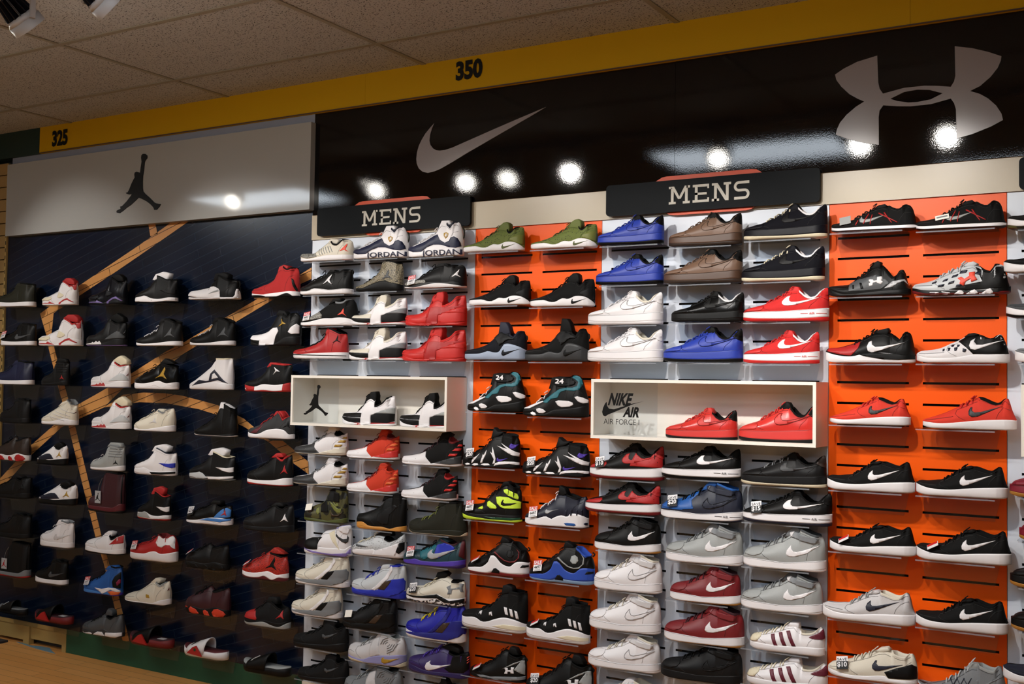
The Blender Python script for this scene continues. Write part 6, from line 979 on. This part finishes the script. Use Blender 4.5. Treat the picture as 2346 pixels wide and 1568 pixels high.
tl = bpy.data.materials.new('tan_court_line'); tl.use_nodes = True; n, l = nodes(tl); b2 = n['Principled BSDF']; b2.inputs['Roughness'].default_value = .3
tc = n.new('ShaderNodeTexCoord'); q1 = n.new('ShaderNodeMapping'); q1.inputs['Rotation'].default_value = (math.radians(90), 0, 0); q2 = n.new('ShaderNodeMapping'); q2.inputs['Rotation'].default_value = mp2.inputs['Rotation'].default_value
b3 = n.new('ShaderNodeTexBrick'); b3.inputs['Scale'].default_value = 1; b3.inputs['Brick Width'].default_value = .42; b3.inputs['Row Height'].default_value = .046; b3.inputs['Mortar Size'].default_value = .0019; b3.offset = .37
b3.inputs['Color1'].default_value = lin('C88C50'); b3.inputs['Color2'].default_value = lin('D09658'); b3.inputs['Mortar'].default_value = lin('3A2410')
l.new(tc.outputs['Object'], q1.inputs[0]); l.new(q1.outputs[0], q2.inputs[0]); l.new(q2.outputs[0], b3.inputs['Vector']); l.new(b3.outputs[0], b2.inputs['Base Color'])
for P in (MLINE1, MLINE2, MLINE3, MLINE4, MARC):
    MB().prism(P, -.0035, -.0022).build('court_line', tl, mu)
# toe kicks under the mural
structure(MB().box(-1.815, -.05, -.0, .03, 0, .13).build('baseboard_left', mat('green_base', .6, kind='rubber')))
tb = mat('tan_base', .6, kind='rubber')
k = empty('timber_base', (-2.47, 0, 0), 'bare tan timber base under the left end of the mural', 'base')
MB().box(0, .655, -.0, .03, .105, .13).build('top_rail', tb, k)
MB().box(0, .27, .006, .03, .02, .105).build('kick_board', tb, k); MB().box(.33, .62, .006, .03, .035, .105).build('kick_board', tb, k)
MB().box(.272, .325, -.004, .03, 0, .105).build('block', tb, k); MB().box(.62, .655, -.004, .03, 0, .105).build('block', tb, k)
MB().prism([(-2.26, -.001), (-2.054, -.035), (-1.987, -.025), (-1.841, -.048), (-1.86, -.03), (-1.93, -.005), (-2.0, .004), (-2.1, -.01), (-2.2, .0)], 0, .001)
V = [(-2.262, -.001), (-2.16, -.018), (-2.054, -.035), (-1.95, -.045), (-1.841, -.052), (-1.90, -.028), (-1.975, .012), (-2.04, .008), (-2.12, -.012), (-2.2, .002)]
tag(link('threshold_strip', [(a, c, .003) for a, c in V]+[(a, c, .0) for a, c in V], [tuple(range(10))]+[(i, 10+i, 10+(i+1) % 10, (i+1) % 10) for i in range(10)], mat('floor_strip', .5)), 'loose pale blue threshold strip on the floor by the timber base', 'threshold strip')
tag(MB().box(-3.6, -2.30, -1.4, -.03, 0, .012).build('carpet', mat('carpet', .95, kind='knit')), 'dark grey carpet edge in the lower left corner', 'carpet')

# ================= display boxes =================
def display_box(x0, x1, label):
    z0, z1, y = 1.349, 1.585, -.16; e = empty('display_box', (x0, 0, z0), label, 'display box', 'white display boxes between the shelves')
    w_, h = x1-x0, z1-z0; t = .012; bm = mat('box_white', .35, kind='laminate')
    MB().box(0, w_, y, -.003, 0, t).build('bottom_panel', bm, e); MB().box(0, w_, y, -.003, h-t, h).build('top_panel', bm, e)
    MB().box(0, t, y+.0005, -.003, t, h-t).build('side_panel', bm, e); MB().box(w_-t, w_, y+.0005, -.003, t, h-t).build('side_panel', bm, e)
    MB().box(t, w_-t, -.010, -.003, t, h-t).build('back_panel', bm, e)
    return e, w_, h
e, w_, h = display_box(-.027, .870, 'white open display box with black leaping figure on clear pane')
pn = MB().box(.013, .283, -.150, -.147, .012, h-.012).build('clear_pane', CLEAR, e)
sx, sz = .150/JUMP_W, .143/JUMP_H
MB().prism([(.048+.027+(a-JUMP_X0)*sx, 1.398-1.349+(c-JUMP_Z0)*sz) for a, c in JUMP], -.1515, -.1505).build('leaping_figure_emblem', mat('black2', .5), pn)
e, w_, h = display_box(1.570, 2.474, 'white open display box lettered NIKE AIR on clear pane')
pn = MB().box(.013, .283, -.150, -.147, .012, h-.012).build('clear_pane', CLEAR, e)
X0, Z0 = 1.570, 1.349; bk = mat('black2', .5)
text_on('lettering', 'NIKE', 1.640-X0, 1.481-Z0, .098, .050, -.1512, bk, pn, .045, .30)
MB().prism([(a-X0, c-Z0) for a, c in BOXSW], -.1515, -.1505).build('check_mark_logo', bk, pn)
text_on('lettering', 'AIR', 1.706-X0, 1.436-Z0, .070, .041, -.1516, bk, pn, .045, .25)
text_on('lettering', 'AIR FORCE I', 1.623-X0, 1.406-Z0, .155, .022, -.1512, bk, pn, -.006)
display_box(3.147, 4.05, 'white display box cut off by the right edge of the picture')

# ================= shelves and sneakers =================
COLX = [.122, .428, .735, 1.0655, 1.3775, 1.704, 2.007, 2.312, 2.6345, 2.9345, 3.26]
def shelf_at(cx, z, name_label, wd=.262):
    e = empty('acrylic_shelf', (cx, 0, z), name_label, 'shelf', 'clear acrylic sneaker shelves')
    a = wd/2; zt = -.0008; zb = zt-.003
    P = [(-a, -.003), (-a, -.108), (-a+.012, -.118), (a-.028, -.118), (a, -.092), (a, -.003)]; n_ = len(P)
    V = [(x, y, zt) for x, y in P]+[(x, y, zb) for x, y in P]
    F = [tuple(range(n_)), tuple(range(n_, 2*n_))[::-1]]+[(i, n_+i, n_+(i+1) % n_, (i+1) % n_) for i in range(n_)]
    link('shelf_plate', V, F, CLEAR, e)
    MB().box(-a+.004, a-.004, -.117, -.1155, zb-.005, zb-.0002).build('front_lip', EDGE if cx > -.05 else CLEAR, e)
    MB().prism([(-a, -.004), (-a+.018, -.088), (a-.018, -.088), (a, -.004)], -.0062, -.0032).build('back_plate', CLEAR, e)
    return e
for i, (dz, x, z, L, hs, pal, label, group, tg) in enumerate(PLACED):
    if dz == 'SLIDE': slide(x, z, L, pal, label, group)
    else: sneaker(dz, x, z, L, hs, pal, label, group, tg)
    if 'display box' in group: continue
    if x < -.05: cx, wd = x+.005, .25
    else: cx, wd = min(COLX, key=lambda c: abs(c-x)), .262
    s = label.split(',')[0] if False else label
    words = ('clear acrylic shelf under the '+s).split()
    lab = ' '.join(words) if len(words) <= 16 else ' '.join(('shelf under the '+s).split()[:16])
    shelf_at(cx, z, lab, wd)

# ================= lamps and troffers =================
lens = emis('lamp_lens', (1, .95, .86, 1), 40)
def track_lamp(x, tx, tz, beam, label):
    e = empty('track_spotlight', (x, LAMP_Y, LAMP_Z), label, 'spotlight', 'track spotlights under the ceiling')
    d = (Vector((tx, 0, tz))-Vector((x, LAMP_Y, LAMP_Z))).normalized()
    q = d.to_track_quat('-Z', 'Y'); rot = q.to_matrix().to_4x4()
    def place(mb): mb.V = [tuple(rot @ Vector(v)) for v in mb.V]; return mb
    place(MB().cyl((0, 0, -.055), (0, 0, -.02), .062, .062, caps=(False, True)).cyl((0, 0, -.02), (0, 0, .0), .062, .05)).build('ring', mat('lampw', .4), e, True)
    f = MB()
    for k in range(14):
        a = math.pi*2*k/14; c, s_ = math.cos(a), math.sin(a)
        f.prism([(0, 0), (1, 0), (1, 1)], 0, 0) if False else None
        p0 = (c*.012, s_*.012); p1 = (c*.055, s_*.055); t_ = .002
        nx, ny = -s_*t_, c*t_; b0 = len(f.V)
        f.V += [(p0[0]+nx, p0[1]+ny, 0), (p1[0]+nx, p1[1]+ny, 0), (p1[0]*.8+nx, p1[1]*.8+ny, .07), (p0[0]+nx, p0[1]+ny, .075), (p0[0]-nx, p0[1]-ny, 0), (p1[0]-nx, p1[1]-ny, 0), (p1[0]*.8-nx, p1[1]*.8-ny, .07), (p0[0]-nx, p0[1]-ny, .075)]
        f.F += [tuple(b0+i for i in g_) for g_ in ((0, 1, 2, 3), (7, 6, 5, 4), (0, 4, 5, 1), (1, 5, 6, 2), (2, 6, 7, 3), (3, 7, 4, 0))]
    place(f).build('heat_sink', mat('lampfin', .4), e)
    place(MB().cyl((0, 0, -.047), (0, 0, -.045), .05, .05)).build('lens', lens, e)
    MB().box(-.075, -.068, -.01, .01, -.02, .12).box(.068, .075, -.01, .01, -.02, .12).box(-.075, .075, -.012, .012, .115, .125).build('yoke', mat('lampw', .4), e)
    MB().cyl((0, 0, .12), (0, 0, CEIL-.03-LAMP_Z), .012, .012).build('stem', mat('lampw', .4), e)
    beam.parent = e; beam.location = tuple(rot @ Vector((0, 0, -.06))); beam.name = 'spot_beam'
for i, ((x, tx, tz, p, an), bm_) in enumerate(zip(LAMPS, BEAMS)):
    names = ['far left', 'second from left', 'third from left', 'larger one in the upper left corner', 'cut off by the top edge', 'third from right', 'second from right', 'far right']
    track_lamp(x, tx, tz, bm_, 'white finned track spotlight under the ceiling, %s' % names[i])
dl = empty('added_floor_light', (-1.5, -2.3, CEIL), 'added unseen round fill light over the wooden floor', 'ceiling light')  # unseen fixture added only to carry the floor fill beam
MB().cyl((0, 0, -.006), (0, 0, 0), .085, .09).build('ring', mat('lampw', .4), dl, True); MB().cyl((0, 0, -.009), (0, 0, -.007), .06, .06).build('lens', lens, dl)
FLOOR_FILL.parent = dl; FLOOR_FILL.location = (0, 0, -.02)
tag(MB().box(-3.4, 4.4, LAMP_Y-.018, LAMP_Y+.018, CEIL-.035, CEIL-.006).build('lighting_track', mat('lampw', .4)), 'white lighting track on the ceiling holding the spotlights', 'track')
tm = emis('troffer_diffuser', (.80, .9, 1, 1), 10.0)
for i, (x, y) in enumerate([(-3.3, -2.8), (0.72, -2.8), (-3.3, -6.4), (0.35, -6.4), (4.4, -5.2), (-0.9, -4.6), (2.5, -6.4), (2.2, -4.0)]):  # first two inferred from reflections, the others added as ambient fill
    e = empty('unseen_troffer', (x, y, CEIL-.012), 'white fluorescent ceiling fill panel out of view', 'ceiling light', 'fluorescent panels in the ceiling')
    MB().box(0, 1.19, 0, .02, -.004, .006).box(0, 1.19, .56, .58, -.004, .006).box(0, .02, .02, .56, -.004, .006).box(1.17, 1.19, .02, .56, -.004, .006).build('frame', mat('lampw', .4), e)
    MB().box(.02, 1.17, .02, .56, -.002, .004).build('diffuser', tm, e)
